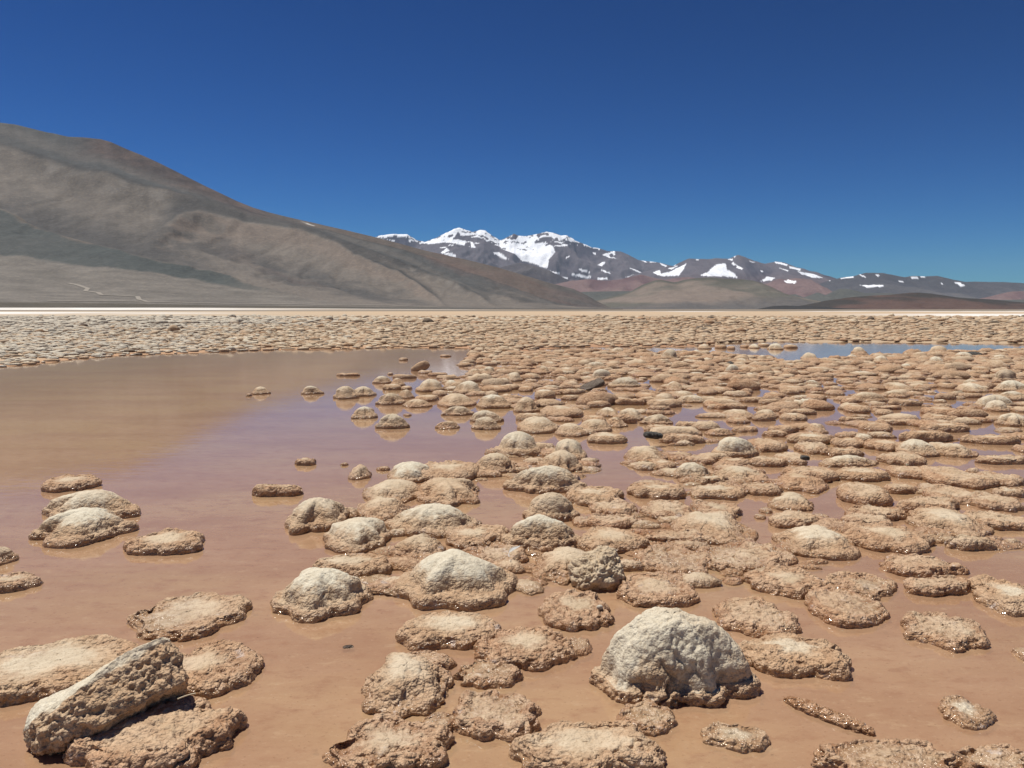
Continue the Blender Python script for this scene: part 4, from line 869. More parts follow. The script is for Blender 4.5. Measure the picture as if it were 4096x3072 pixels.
mountain('mountain', SIL['MASSIF'], 22000, 5200, 700, 110, 0.16, c_massif, SNOW['MASSIF'], 3, 1.15, 26, 1600, 1)
mountain('mountain', SIL['PEAK'], 19000, 4200, 420, 80, 0.12, c_massif, SNOW['PEAK'], 13, 1.2, 16)
mountain('mountain', SIL['RANGE'], 16500, 3800, 360, 60, 0.14, c_range, SNOW['RANGE'], 23, 1.3, 10)
mountain('hill', SIL['SHOULDER'], 14000, 2500, 200, 60, 0.10, c_shoulder, (), 29, 1.2, 4)
mountain('hill', SIL['RED'], 12500, 2600, 340, 60, 0.16, c_red, SNOW['RED'], 33, 1.2, 6)
mountain('hill', SIL['REDFAR'], 10500, 1500, 160, 50, 0.14, c_red, (), 37, 1.2, 4)
mountain('hill', SIL['LOW'], 9000, 1800, 320, 60, 0.08, c_low, (), 43, 1.4, 3)
mountain('hill', SIL['DOME'], 6500, 1500, 340, 80, 0.12, c_dome, (), 53, 1.1, 2.0)
mountain('hill', SIL['BROWN'], 4300, 900, 300, 60, 0.12, c_brown, (), 63, 1.15, 1.0)
mountain('hill', SIL['DARK'], 3300, 420, 220, 40, 0.05, c_dark, (), 73, 1.2, 0.5)

# the dark volcano slope that fills the side of the valley, in plan: azimuth (tan) and v = 0 foot .. 1 ridge
RA = np.array(HILL['RIDGE'])
def ridge_y(a): return np.interp(a, [-1.2, -0.65, 0.1], [4600, 4300, 3000])
def foot_y(a): return np.interp(a, [-1.2, -0.65, 0.1], [1500, 1500, 2300])
def base_prof(v): return 0.12 * v + 0.88 * v ** 1.9
def curve(k, a):
    c = np.array(HILL[k]); return np.interp(a, c[:, 0], c[:, 1])
def crest_on(k, a, soft=0.04):
    c = np.array(HILL[k]); return sstep(c[0, 0] - soft * 0.2, c[0, 0] + soft, a) * sstep(c[-1, 0] + soft * 0.2, c[-1, 0] - soft, a)

def hill_surface(a, v):
    yr, yf = ridge_y(a), foot_y(a)
    Y = yf + (yr - yf) * np.minimum(v, 1) + np.maximum(v - 1, 0) * 2600
    el = np.interp(a, RA[:, 0], RA[:, 1])
    zr = CAM_H + el * yr
    z = 3 + (zr - 3) * np.where(v <= 1, base_prof(np.minimum(v, 1)), 1 - 1.0 * np.maximum(v - 1, 0))
    X = a * Y
    P = np.stack([X / 420, Y / 420, np.zeros_like(X)], -1)
    n = fbm(P, 5, 91)
    win = np.clip(v * (1 - v) * 4, 0, 1)
    vw = v + 0.012 * n
    for k, amp, wu, wd in (('CREST1', 75, 0.16, 0.055), ('CREST2', 55, 0.12, 0.05), ('CREST3', 26, 0.07, 0.03), ('APRON', 26, 0.10, 0.03)):
        s = vw - curve(k, a)
        if k == 'APRON':
            s = -s
        b = np.where(s > 0, np.exp(-s / wu), np.exp(-(s / wd) ** 2))
        z = z + amp * b * crest_on(k, a) * win * np.clip(zr / 700, 0.1, 1.1)
    # spurs and gullies that run down and across the slope
    sp = fbm(np.stack([(X + 0.9 * Y) / 300, (Y - X) / 1500, 0 * X + 4], -1), 4, 95)
    up = sstep(0.15, 0.45, v)
    z = z + win * (9 * n + 52 * sp * up) * np.clip(zr / 700, 0.1, 1)
    z = z + win * up * 4 * fbm(np.stack([X / 70, Y / 70, 0 * X], -1), 4, 97)
    gl = 1 - np.abs(fbm(np.stack([(X + 0.35 * n * 400) / 75, Y / 420, 0 * X + 2], -1), 4, 103)) * 2
    z = z + win * up * 9 * np.minimum(gl - 0.7, 0)
    return X, Y, z, n, sp, zr

na, nv = 520, 200
av = np.linspace(-1.145, 0.140, na)
vv = np.concatenate([np.linspace(0, 1, nv), np.linspace(1.03, 1.5, 8)])
VV, AA = np.meshgrid(vv, av, indexing='ij')
a1, v1 = AA.ravel(), VV.ravel()
X, Y, Zh, n, sp, zr = hill_surface(a1, v1)
Zh = Zh - 2.0 * sstep(0.03, 0.0, v1)
fine = fbm(np.stack([X / 60, Y / 60, 0 * X], -1), 4, 97)
vn = v1 + 0.02 * n + 0.012 * fine
tan_c, grey_c, green_c = (0.176, 0.157, 0.131), (0.095, 0.092, 0.085), (0.090, 0.093, 0.088)
mixv = sp * 1.5 + 0.5 * n + 0.25 * fine
col = lerp3(grey_c, tan_c, sstep(-0.35, 0.35, mixv))
c1, c2, c3 = curve('CREST1', a1), curve('CREST2', a1), curve('CREST3', a1)
k1, k2, k3 = crest_on('CREST1', a1), crest_on('CREST2', a1), crest_on('CREST3', a1)
# the upper slope is grey green scree, with a pale band below the summit ridge
col = lerp3(col, green_c, sstep(-0.012, 0.015, vn - c1) * k1 * 0.85)
col = lerp3(col, (0.134, 0.126, 0.111), sstep(0.04, 0.08, vn - c1) * sstep(0.16, 0.10, vn - c1) * k1 * 0.7)
# the tan scarp below the first crest, with rotten outcrops along its lip
below1 = sstep(-0.30, -0.10, vn - c1) * sstep(0.0, -0.02, vn - c1) * k1 * sstep(-0.18, -0.30, a1)
col = lerp3(col, lerp3((0.163, 0.146, 0.122), (0.203, 0.181, 0.149), fine + 0.5), below1 * 0.9)
lip = sstep(0.055, 0.0, np.abs(vn - c1 + 0.03)) * sstep(0.02, 0.30, fine) * k1
col = lerp3(col, (0.222, 0.205, 0.175), lip * 0.7)
lip2 = sstep(0.03, 0.0, np.abs(vn - c1 - 0.0)) * k1
col = lerp3(col, (0.069, 0.069, 0.065), lip2 * 0.65)
above2 = sstep(-0.012, 0.015, vn - c2) * sstep(0.16, 0.05, vn - c2) * k2
col = lerp3(col, (0.078, 0.078, 0.074), above2 * 0.85)
below2 = sstep(-0.16, -0.05, vn - c2) * sstep(0.0, -0.02, vn - c2) * k2
col = lerp3(col, (0.202, 0.166, 0.133), below2 * 0.7 * sstep(-0.3, 0.2, fine + sp))
above3 = sstep(-0.004, 0.004, vn - c3) * k3
col = lerp3(col, (0.134, 0.111, 0.091), above3 * 0.8)
col = lerp3(col, (0.073, 0.071, 0.067), sstep(0.02, 0.0, np.abs(vn - c3)) * k3 * 0.6)
redn = sstep(0.08, 0.40, fbm(np.stack([(X + 0.9 * Y) / 240, (Y - X) / 900, 0 * X + 9], -1), 4, 99)) * sstep(-0.45, -0.15, a1)
col = lerp3(col, (0.158, 0.102, 0.085), redn * 0.3)
crest = sstep(0.84, 0.95, vn) * sstep(-0.56, -0.50, a1) * sstep(-0.24, -0.34, a1)
col = lerp3(col, lerp3((0.074, 0.058, 0.054), (0.128, 0.094, 0.080), fine * 1.6 + 0.5), crest * 0.7)
strk = fbm(np.stack([a1 * 170 + 3 * n, v1 * 7, 0 * a1], -1), 4, 111)
col = col * (1 + 0.13 * strk * sstep(0.2, 0.4, v1))[:, None]
col = col * np.array([0.93, 0.92, 0.97])
ap, fn = curve('APRON', a1), curve('FAN', a1)
apw = sstep(0.010, -0.010, vn - ap) * sstep(-0.26, -0.40, a1 + 0.03 * n)
col = lerp3(col, lerp3((0.074, 0.082, 0.080), (0.097, 0.099, 0.095), n + 0.5), apw)
rim = sstep(0.03, 0.0, np.abs(vn - ap - 0.02)) * sstep(-0.26, -0.40, a1)
col = lerp3(col, (0.178, 0.151, 0.122), rim * 0.6)
fw = sstep(0.008, -0.008, vn - fn - 0.006 * n) * sstep(-0.16, -0.30, a1)
streak = fbm(np.stack([a1 * 26, v1 * 70, 0 * a1], -1), 4, 101)
col = lerp3(col, lerp3((0.190, 0.172, 0.152), (0.140, 0.128, 0.114), streak + 0.45), fw)
basew = sstep(0.075, 0.06, v1 + 0.006 * n) * sstep(0.0, -0.2, a1)
col = lerp3(col, (0.087, 0.077, 0.061), basew * 0.85)
rr = sstep(0.12, 0.02, v1) * sstep(-0.25, -0.15, a1)
col = lerp3(col, (0.107, 0.101, 0.092), rr * 0.7)
white = sstep(0.012, 0.004, np.abs(vn - c1 - 0.10)) * sstep(0.0, 0.25, fine) * sstep(0.02, 0.0, np.abs(a1 + 0.255))
col = lerp3(col, (0.45, 0.43, 0.40), white)
hz = NT('haze')
tag(link('hill', mesh('hill', np.stack([X, Y, Zh], -1), grid_quads(len(vv), na), None, M_HILL, None, {'col': col})), kind='structure')

def ribbon(name, key, width, n=160):
    c = np.array(HILL[key])
    t = np.linspace(0, len(c) - 1, n)
    a = np.interp(t, np.arange(len(c)), c[:, 0]); v = np.interp(t, np.arange(len(c)), c[:, 1])
    X, Y, Z, _, _, _ = hill_surface(a, v)
    d = np.stack([np.gradient(X), np.gradient(Y)], -1)
    d /= np.linalg.norm(d, axis=1)[:, None] + 1e-9
    nx, ny = -d[:, 1], d[:, 0]
    V = []
    for s in (-1, 0, 1):
        yy = Y + s * ny * width / 2; xx = X + s * nx * width / 2
        aa = xx / yy
        v2 = (yy - foot_y(aa)) / (ridge_y(aa) - foot_y(aa))
        _, _, zz, _, _, _ = hill_surface(aa, v2)
        V.append(np.stack([xx, yy, zz + 0.9], -1))
    V = np.concatenate(V)
    return tag(link(name, mesh(name, V, np.concatenate([grid_quads(3, n)]), None, M_TRACK)), kind='structure')
ribbon('track', 'TRACK', 11.0)
ribbon('road', 'ROAD', 12.0)


# clear but deep mountain air
vol = hz.new('ShaderNodeVolumePrincipled')
vol.inputs['Color'].default_value = (0.46, 0.74, 1.0, 1)
vol.inputs['Density'].default_value = 0.95e-5
vol.inputs['Anisotropy'].default_value = 0.0
hz.link(vol.outputs[0], hz.out.inputs['Volume'])
hx, hy0, hy1, h0, h1 = 45000.0, -3000.0, 48000.0, -20.0, 2700.0
hv = [(-hx, hy0, h0), (hx, hy0, h0), (hx, hy1, h0), (-hx, hy1, h0), (-hx, hy0, h1), (hx, hy0, h1), (hx, hy1, h1), (-hx, hy1, h1)]
tag(link('haze', mesh('haze', hv, [(0, 3, 2, 1), (4, 5, 6, 7), (0, 1, 5, 4), (1, 2, 6, 5), (2, 3, 7, 6), (3, 0, 4, 7)], None, hz.m, smooth=False)), kind='stuff')

# ---------------------------------------------------------------- crusted stones
def stone_arrays(W, D, H, typ, cap, tone, ox, oy, rough, seed, wpx):
    rs = np.random.RandomState(seed)
    N = int(np.clip(3.1 * wpx / 1.9, 20, 300))
    M1 = int(np.clip(N * 0.20, 5, 60)); M2 = int(np.clip(N * 0.10, 4, 26))
    th = np.linspace(0, 2 * np.pi, N, endpoint=False)
    R = np.ones(N)
    for k in range(2, 11):
        R += rs.normal(0, 0.105 / k ** 0.6) * np.cos(k * th + rs.uniform(0, 6.3))
    R /= max(1.0, (np.abs(R * np.cos(th)).max() + 1) / 2)
    e = (0.30 * H if typ == 'd' else 0.80 * H)
    e = float(np.clip(e, 0.02, 0.11)) if cap < 0.85 else 0.052
    if H < e * 1.05:
        e = H / 1.05
    re = 1 - np.clip(0.75 * e / (W / 2), 0.06, 0.30)
    # rings: top surface, then round the rim and under it
    rho = np.concatenate([re * np.linspace(0, 1, M1 + 1)[1:], np.full(M2, re)])
    ang = np.concatenate([np.zeros(M1), np.linspace(0, math.pi, M2 + 1)[1:]])
    bulge = (1 - re) * (W / 2)
    RH, TH = np.meshgrid(rho, th, indexing='ij')
    AN = np.broadcast_to(ang[:, None], RH.shape)
    RR = np.broadcast_to(R[None, :], RH.shape)
    cx, sy = np.cos(TH), np.sin(TH)
    # the rim slopes down in most places and is undercut in some
    und = np.clip(0.45 + 0.5 * np.cos(2 * th + rs.uniform(0, 6)) * rs.uniform(0, 1) + 0.4 * np.cos(3 * th + rs.uniform(0, 6)), 0, 1)
    und = np.clip(und + float(sstep(3.5, 8.0, 787.0 * W / wpx)) * 0.5, 0, 1)
    und = np.broadcast_to(und[None, :], RH.shape)
    bulge = (1 - re) * (W / 2)
    out_ = np.sin(np.minimum(AN, math.pi / 2)) - und * 0.45 * np.clip((AN - math.pi / 2) / (math.pi / 2), 0, 1)
    X = (RH * RR * W / 2 + bulge * out_) * cx
    Yv = (RH * RR * D / 2 + bulge * (D / W) * out_) * sy
    zc, hz = 0.30 * e * und - 0.004 * (1 - und), e * (1 - 0.30 * und)
    Zv = np.where(AN <= math.pi / 2, zc + hz * np.cos(AN), zc + (zc + 0.025) * np.cos(AN))
    px, py = RH * cx - ox * 0.5, RH * sy - oy * 0.5
    wob = 1 + 0.10 * np.cos(3 * TH + rs.uniform(0, 6)) + 0.07 * np.cos(5 * TH + rs.uniform(0, 6))
    if typ == 'd':
        crisp = cap == 0.68
        cr = 1.0 if cap >= 0.85 else max(cap, 0.45) * 1.12 if crisp else max(0.86, cap * 1.2)
        u = np.hypot(px, py) / (cr * wob)
        prof = np.clip(1 - u ** 2, 0, 1) ** (0.75 if crisp else 0.60 if cap >= 0.85 else 0.78)
        if cap >= 0.85:
            prof = np.clip(1 - (RH / re) ** 2.7, 0, 1) ** 0.80
        prof = prof * sstep(1.0, 0.94 if cap >= 0.85 else 0.86, RH / re)
        skirt = np.clip(1 - (RH / re) ** 2, 0, 1)
        lift = (H - e) * (0.85 * prof + 0.15 * skirt)
        um = u if crisp else u * 1.02 if cap >= 0.85 else np.hypot(px, py) / (max(cap, 0.2) * 1.3 * wob)
    else:
        crisp = False
        cr = max(cap, 0.4) * 1.2
        u = np.hypot(px, py) / (cr * wob)
        um = u
        lift = (H - e) * np.clip(1 - (RH / re) ** 2, 0, 1) ** 0.8 + 0.010 * sstep(0.8, 0.95, RH / re) * min(1, W / 0.3)
    Zv = Zv + np.where(AN > 0, 0, lift)
    topmask = (AN < 0.4)
    cm = 0.55 * sstep(0.98, 0.55, RH + 0.08 * np.cos(4 * TH + seed)) * topmask if cap <= 0.05 and tone > 0 else np.zeros_like(u) if cap <= 0.05 else (sstep(1.15, 0.60, um) if crisp or cap >= 0.85 else sstep(1.42, 0.30, um)) * topmask
    V = np.stack([X, Yv, Zv], -1)
    V = np.concatenate([np.array([[0, 0, 0.0]]), V.reshape(-1, 3), np.zeros((N, 3))])
    n_ring = M1 + M2
    V[0] = [0, 0, e + (H - e) * (1 if typ == 'p' else float(np.clip(0.18 + 0.82 * (1 - (np.hypot(ox, oy) * 0.5 / cr) ** 2) ** 1.0, 0.2, 1)))]
    low = V[1 + (n_ring - 1) * N: 1 + n_ring * N]
    V[1 + n_ring * N:] = low * np.array([0.9, 0.9, 0]) + np.array([0, 0, -0.13])
    c = np.concatenate([[float(cm[0].mean())], cm.ravel(), np.zeros(N)])
    q = grid_quads(n_ring + 1, N, True) + 1
    q = q[:, ::-1]
    tr = np.stack([np.zeros(N, int), 1 + np.arange(N), 1 + (np.arange(N) + 1) % N], -1)
    # outward normals of the undisplaced body
    G = V[1:].reshape(n_ring + 1, N, 3)
    du = np.roll(G, -1, 1) - np.roll(G, 1, 1)
    dv = np.gradient(G, axis=0)
    nn = np.cross(dv, du)
    nn /= np.linalg.norm(nn, axis=-1, keepdims=True) + 1e-12
    Nn = np.concatenate([[[0, 0, 1.0]], nn.reshape(-1, 3)])
    Nn *= np.where((Nn[:, 2:3] < 0) & (np.arange(len(Nn))[:, None] <= M1 * N), -1, 1)
    P = V + rs.uniform(-50, 50, 3)
    ppm = wpx / W
    sc = min(1.0, W / 0.28)
    disp = 0.045 * W * fbm(P * (2.2 / W), 3, seed % 97)
    crustw = 1 - (0.62 if cap >= 0.85 else 0.9) * c
    if cap >= 0.85:
        disp = disp * 1.15
    disp += rough * sc * 0.020 * (1 - np.clip(worley(P / (0.15 * sc), 5), 0, 1) ** 2 - 0.6) * (crustw + 0.15 * c)
    if ppm > 30:
        b1 = 1 - np.clip(worley(P / (0.062 * sc), 3), 0, 1) ** 2
        disp += rough * sc * 0.017 * (b1 - 0.6) * (crustw + 0.12 * c)
    if ppm > 75:
        b2 = 1 - np.clip(worley(P / 0.024, 7), 0, 1) ** 2
        disp += rough * sc * 0.013 * (b2 - 0.6) * (crustw + 0.18 * c)
        r = np.abs(fbm(P * 9.0, 3, 11))
        patch = sstep(-0.1, 0.35, fbm(P * 3.5, 2, 19))
        disp -= rough * sc * 0.022 * sstep(0.09, 0.0, r) * patch * (crustw * 0.9 + 0.10 * c)
        disp += 0.004 * fbm(P * 30.0, 3, 13)
    if ppm > 160:
        b3 = 1 - np.clip(worley(P / 0.0125, 9), 0, 1) ** 2
        disp += rough * 0.006 * (b3 - 0.6) * (crustw + 0.12 * c)
    disp *= np.concatenate([np.ones(1 + n_ring * N), np.zeros(N)])
    V2 = V + Nn * disp[:, None]
    c = np.clip(c + 0.25 * fbm(P * 12, 3, 23) * (c > 0.02) * (c < 0.98), 0, 1)
    return V2, q, tr, c

def build_mesh_pair(V, q, tr, c, tone, split):
    if not split:
        return [mesh('stone', V, q, tr, M_STONE, {'cap': c, 'tone': tone})]
    out = []
    fq, ft = c[q].mean(1) > 0.5, c[tr].mean(1) > 0.5
    for want in (False, True):
        qq, tt = q[fq == want], tr[ft == want]
        used = np.unique(np.concatenate([qq.ravel(), tt.ravel()]))
        if len(used) < 8:
            return [mesh('stone', V, q, tr, M_STONE, {'cap': c, 'tone': tone})]
        remap = np.zeros(len(V), int); remap[used] = np.arange(len(used))
        out.append(mesh('stone', V[used], remap[qq] if len(qq) else None, remap[tt] if len(tt) else None, M_STONE, {'cap': c[used], 'tone': tone}))
    return out

GROUPS = ((0, 5.0, 'crusted stones in the near mud'), (5.0, 9.0, 'crusted stones in the shallow pool'), (9.0, 99.0, 'crusted stones of the far crust field'))
for i, (x, y, W, D, H, typ, cap, tone, ox, oy, rough, label) in enumerate(STONES):
    wpx = W / y * 787.0
    V, q, tr, c = stone_arrays(W, D, H, typ, cap, tone, ox, oy, rough, 100 + i * 7, wpx)
    rz = 0.0
    split = cap > 0.3 and wpx > 14
    parts = build_mesh_pair(V, q, tr, c, tone, split)
    grp = next(gname for lo, hi, gname in GROUPS if lo <= y < hi)
    base = (x, y, 0.0)
    if len(parts) == 1:
        o = link('crusted_stone', parts[0], None, base)
    else:
        o = bpy.data.objects.new('crusted_stone', None)
        o.empty_display_size = 0.1
        COL.objects.link(o)
        o.location = base
        link('crust', parts[0], o)
        link('cap', parts[1], o)
    tag(o, label, 'stone', grp)

# ---------------------------------------------------------------- loose rocks: closed bodies that may be tilted
def rock_arrays(L, Wd, T, seed, n, rough, ex=0.75, capdir=None, capw=0.5, taper=0.0, cuts=()):
    rs = np.random.RandomState(seed)
    N, M = n, max(8, n // 2)
    th = np.linspace(0, 2 * np.pi, N, endpoint=False)
    ph = np.linspace(0, math.pi, M + 2)[1:-1]
    PH, TH = np.meshgrid(ph, th, indexing='ij')
    sg = lambda v, e: np.sign(v) * np.abs(v) ** e
    d = np.stack([sg(np.sin(PH), ex) * sg(np.cos(TH), ex), sg(np.sin(PH), ex) * sg(np.sin(TH), ex), sg(np.cos(PH), ex)], -1).reshape(-1, 3)
    d = np.concatenate([[[0, 0, 1.0]], d, [[0, 0, -1.0]]])
    V = d * np.array([L, Wd, T]) / 2
    V[:, 1:] *= (1 + taper * d[:, 0:1])
    for cn, cd_ in cuts:                 # broken faces
        cn = np.array(cn, float) / np.linalg.norm(cn)
        V = V - cn * np.maximum(V @ cn - cd_, 0)[:, None]
    nrm = d / np.array([L, Wd, T]); nrm /= np.linalg.norm(nrm, axis=1)[:, None]
    P = V + rs.uniform(-30, 30, 3)
    c = np.zeros(len(V))
    if capdir is not None:
        cd = np.array(capdir, float); cd /= np.linalg.norm(cd)
        c = sstep(capw, capw + 0.22, nrm @ cd + 0.18 * fbm(P * 9, 3, 5))
    s = min(L, Wd)
    disp = 0.10 * s * fbm(P * (1.7 / s), 3, seed % 89)
    k = 1 - 0.85 * c
    disp += rough * k * (0.05 * s * (1 - np.clip(worley(P / (0.17 * s), 3), 0, 1) ** 2 - 0.6))
    disp += rough * k * (0.028 * s * (1 - np.clip(worley(P / (0.075 * s), 8), 0, 1) ** 2 - 0.6))
    if n > 100:
        disp += rough * (1 - 0.75 * c) * (0.020 * s * (1 - np.clip(worley(P / (0.040 * s), 9), 0, 1) ** 2 - 0.6))
    V = V + nrm * disp[:, None]
    q = (grid_quads(M, N, True) + 1)
    q = q[:, ::-1]
    last = 1 + M * N
    j = np.arange(N)
    tr = np.concatenate([np.stack([0 * j, 1 + j, 1 + (j + 1) % N], -1), np.stack([0 * j + last, 1 + (M - 1) * N + (j + 1) % N, 1 + (M - 1) * N + j], -1)])
    return V, q, tr, c

def rock(name, label, cat, loc, rot, L, Wd, T, tone, seed, n, rough, capdir=None, capw=0.5, ex=0.75, taper=0.0, group=None, grey=0.0, cuts=()):
    V, q, tr, c = rock_arrays(L, Wd, T, seed, n, rough, ex, capdir, capw, taper, cuts)
    if grey:
        c = np.maximum(c, grey * sstep(-0.35 * T, 0.0, V[:, 2]))
    parts = build_mesh_pair(V, q, tr, c, tone, capdir is not None)
    if len(parts) == 1:
        o = link(name, parts[0], None, loc, rot)
    else:
        o = bpy.data.objects.new(name, None); COL.objects.link(o)
        o.location, o.rotation_euler = loc, rot
        link('crust', parts[0], o); link('cap', parts[1], o)
    return tag(o, label, cat, group)

R_ = math.radians
def tilted(axis_az, rise, roll):
    """long axis x turned to axis_az in plan, lifted by rise, then rolled about itself"""
    m = Matrix.Rotation(axis_az, 3, 'Z') @ Matrix.Rotation(-rise, 3, 'Y') @ Matrix.Rotation(roll, 3, 'X')
    return m.to_euler()

rock('tilted_slab', 'thick tilted slab with chalky face and rough dark flank, propped up at one end', 'slab', (-1.45, 2.70, 0.118), tilted(R_(37), R_(18), R_(-8)), 0.52, 0.33, 0.22, 0.95, 5, 260, 2.0, (0.05, 0.48, 0.88), 0.46, 0.66, 0.34, None, 0.30, (((0.05, 0.48, 0.88), 0.086), ((0.2, -0.8, 0.5), 0.112), ((0, -0.5, -0.8), 0.095), ((1, 0.15, -0.35), 0.225), ((-0.9, -0.3, 0.3), 0.23)))
rock('rough_rock', 'rough broken grey rock with brown foot overhanging the tan crust pad', 'rock', (0.475, 4.20, 0.072), tilted(R_(15), R_(14), R_(14)), 0.29, 0.24, 0.165, 0.42, 19, 150, 2.8, None, 0.5, 0.66, 0.05, None, 0.8, (((0.3, -0.6, 0.7), 0.085), ((-0.5, -0.2, 0.8), 0.09), ((0.9, -0.3, 0.2), 0.12)))
rock('leaning_slab', 'black leaning slab propped up in the middle of the crust field', 'slab', (1.50, 14.62, 0.085), tilted(R_(8), R_(24), R_(10)), 0.44, 0.34, 0.075, -0.30, 23, 48, 0.5, (0, -0.1, 1), 2.0, 0.5)
rock('tilted_block', 'pointed white tip stone, a tilted block far out in the lagoon', 'block', (-2.24, 19.2, 0.09), tilted(R_(12), R_(22), R_(-12)), 0.48, 0.32, 0.21, 0.6, 29, 44, 0.8, (-0.5, 0.5, 0.8), 0.62, 0.7)
rock('black_cobble', 'black cobble lying on the back of a tan mound in the pool', 'cobble', (1.545, 8.52, 0.125), (0, 0.1, 0.2), 0.22, 0.13, 0.075, -0.5, 31, 34, 0.7, None, 0.5, 0.7)
rock('black_chip', 'small black chip lying on a brown crust', 'chip', (2.76, 7.32, 0.105), (0.1, 0.1, 0.3), 0.085, 0.06, 0.04, -0.55, 37, 20, 0.4, None, 0.5, 0.55)
rock('white_pebble', 'small white pebble on the rim of a brown crust pad', 'pebble', (0.428, 3.72, 0.052), (0, 0, 0.4), 0.030, 0.022, 0.020, 1.4, 41, 20, 0.2, (0, 0, 1), -2.0)
rock('sunken_pebble', 'dark grey pebble sunk under the shallow water, alone in open mud', 'pebble', (-0.731, 3.385, -0.008), (0, 0, 0.2), 0.055, 0.04, 0.028, -0.32, 43, 24, 0.6)
rock('crust_strip', 'narrow knobbly strip of crust lying alone in the mud', 'crust', (1.165, 2.775, 0.006), (0, 0, R_(-48)), 0.33, 0.065, 0.040, 0.2, 47, 130, 4.0, None, 0.5, 0.9)

# the feather: a curved quill with a vane along one side
fe = bpy.data.objects.new('feather', None); COL.objects.link(fe); fe.location = (0.0, 4.52, 0.075)
tag(fe, 'white curved feather lying on the broken crust sheet', 'feather')
tt = np.linspace(0, 1, 24)
qx, qy, qz = 0.075 * tt ** 1.5 - 0.035 + 0.02 * (1 - tt) ** 3, -0.09 + 0.20 * tt - 0.0 * tt, 0.012 * np.sin(tt * 3.0)
rad = 0.0024 * (1 - 0.7 * tt)
ca = np.linspace(0, 2 * np.pi, 6, endpoint=False)
V = np.stack([qx[:, None] + rad[:, None] * np.cos(ca), np.broadcast_to(qy[:, None], (24, 6)), qz[:, None] + rad[:, None] * np.sin(ca)], -1).reshape(-1, 3)
link('quill', mesh('quill', V, grid_quads(24, 6, True)[:, ::-1], None, M_WHITE), fe)
bv, bq = [], []
for k in range(46):
    u = 0.30 + 0.68 * k / 45
    x0, y0, z0 = np.interp(u, tt, qx), np.interp(u, tt, qy), np.interp(u, tt, qz)
    for side in (1, -1):
        ln = (0.026 if side > 0 else 0.008) * math.sin(math.pi * min(1, (u - 0.26) / 0.78)) ** 0.6
        dx, dy = side * ln * 0.92, -ln * 0.35
        b = len(bv)
        bv += [(x0, y0 - 0.0011, z0), (x0, y0 + 0.0011, z0), (x0 + dx, y0 + dy + 0.001, z0 + 0.004 + 0.004 * math.sin(k * 1.7)), (x0 + dx, y0 + dy - 0.001, z0 + 0.003)]
        bq.append((b, b + 1, b + 2, b + 3))
link('vane', mesh('vane', bv, bq, None, M_WHITE), fe)

# a dry stalk on the rough pitted mound
tt = np.linspace(0, 1, 10)
V = np.stack([(-0.03 + 0.06 * tt)[:, None] + 0 * ca, (0.012 * np.sin(tt * 2.2))[:, None] + 0.0022 * np.cos(ca), (0.006 * tt)[:, None] + 0.0022 * np.sin(ca)], -1).reshape(-1, 3)
tag(link('dry_stalk', mesh('dry_stalk', V, grid_quads(10, 6, True), None, M_TWIG), None, (-1.165, 2.70, 0.115), (0, 0, 0.35)), 'short pale dry stalk lying on the rough pitted mound', 'stalk')

# ---------------------------------------------------------------- the countless rest: far stones and crumbs
rng = np.random.RandomState(11)
def jitter_grid(x0, x1, y0, y1, c):
    gx, gy = np.meshgrid(np.arange(x0, x1, c), np.arange(y0, y1, c * 0.9))
    gx = gx + (np.arange(gx.shape[0]) % 2)[:, None] * c / 2
    return (gx + rng.uniform(-0.75, 0.75, gx.shape) * c).ravel(), (gy + rng.uniform(-0.75, 0.75, gx.shape) * c).ravel()

def field_mesh(x, y, W, D, H, cap, tone, N, K):
    n = len(x)
    rr = np.array([0.55, 0.96, 0.74]) if K == 3 else np.array([0.42, 0.80, 1.0, 0.80]) if K == 4 else np.array([0.40, 0.74, 0.97, 1.03, 0.84])
    zz = np.array([0.86, 0.42, -0.2]) if K == 3 else np.array([0.93, 0.70, 0.34, -0.25]) if K == 4 else np.array([0.95, 0.80, 0.48, 0.20, -0.30])
    nr = len(rr)
    th = np.linspace(0, 2 * np.pi, N, endpoint=False)
    rot = rng.uniform(0, 6.28, n)
    R = 1 + 0.16 * np.cos(2 * th[None] + rot[:, None]) + 0.12 * np.cos(3 * th[None] + 2.3 * rot[:, None]) + rng.normal(0, 0.06, (n, N))
    sk = rng.normal(0, 0.22, (n, 2))
    V = np.zeros((n, 1 + nr * N, 3), np.float32)
    V[:, 0, 0] = x + sk[:, 0] * W * 0.5; V[:, 0, 1] = y + sk[:, 1] * D * 0.5; V[:, 0, 2] = H
    C = np.zeros((n, 1 + nr * N), np.float32); C[:, 0] = cap
    for k in range(nr):
        s = slice(1 + k * N, 1 + (k + 1) * N)
        jr = 1 + rng.normal(0, 0.05, (n, N))
        f = 1 - rr[k]
        V[:, s, 0] = x[:, None] + W[:, None] / 2 * (rr[k] * R * jr * np.cos(th) + sk[:, :1] * max(f, 0))
        V[:, s, 1] = y[:, None] + D[:, None] / 2 * (rr[k] * R * jr * np.sin(th) + sk[:, 1:] * max(f, 0))
        V[:, s, 2] = H[:, None] * zz[k] * (1 + rng.normal(0, 0.10, (n, N)))
        C[:, s] = (cap * max(0, 1 - rr[k] * 0.72))[:, None]
    gz = ground_z(x, y)
    V[:, :, 2] += np.maximum(gz, -0.01)[:, None]
    per = 1 + nr * N
    q1 = grid_quads(nr, N, True)[:, ::-1] + 1
    j = np.arange(N)
    t1 = np.stack([0 * j, 1 + j, 1 + (j + 1) % N], -1)
    off = (np.arange(n) * per)[:, None, None]
    return V.reshape(-1, 3), (q1[None] + off).reshape(-1, 4), (t1[None] + off).reshape(-1, 3), C.ravel(), np.repeat(tone, per)

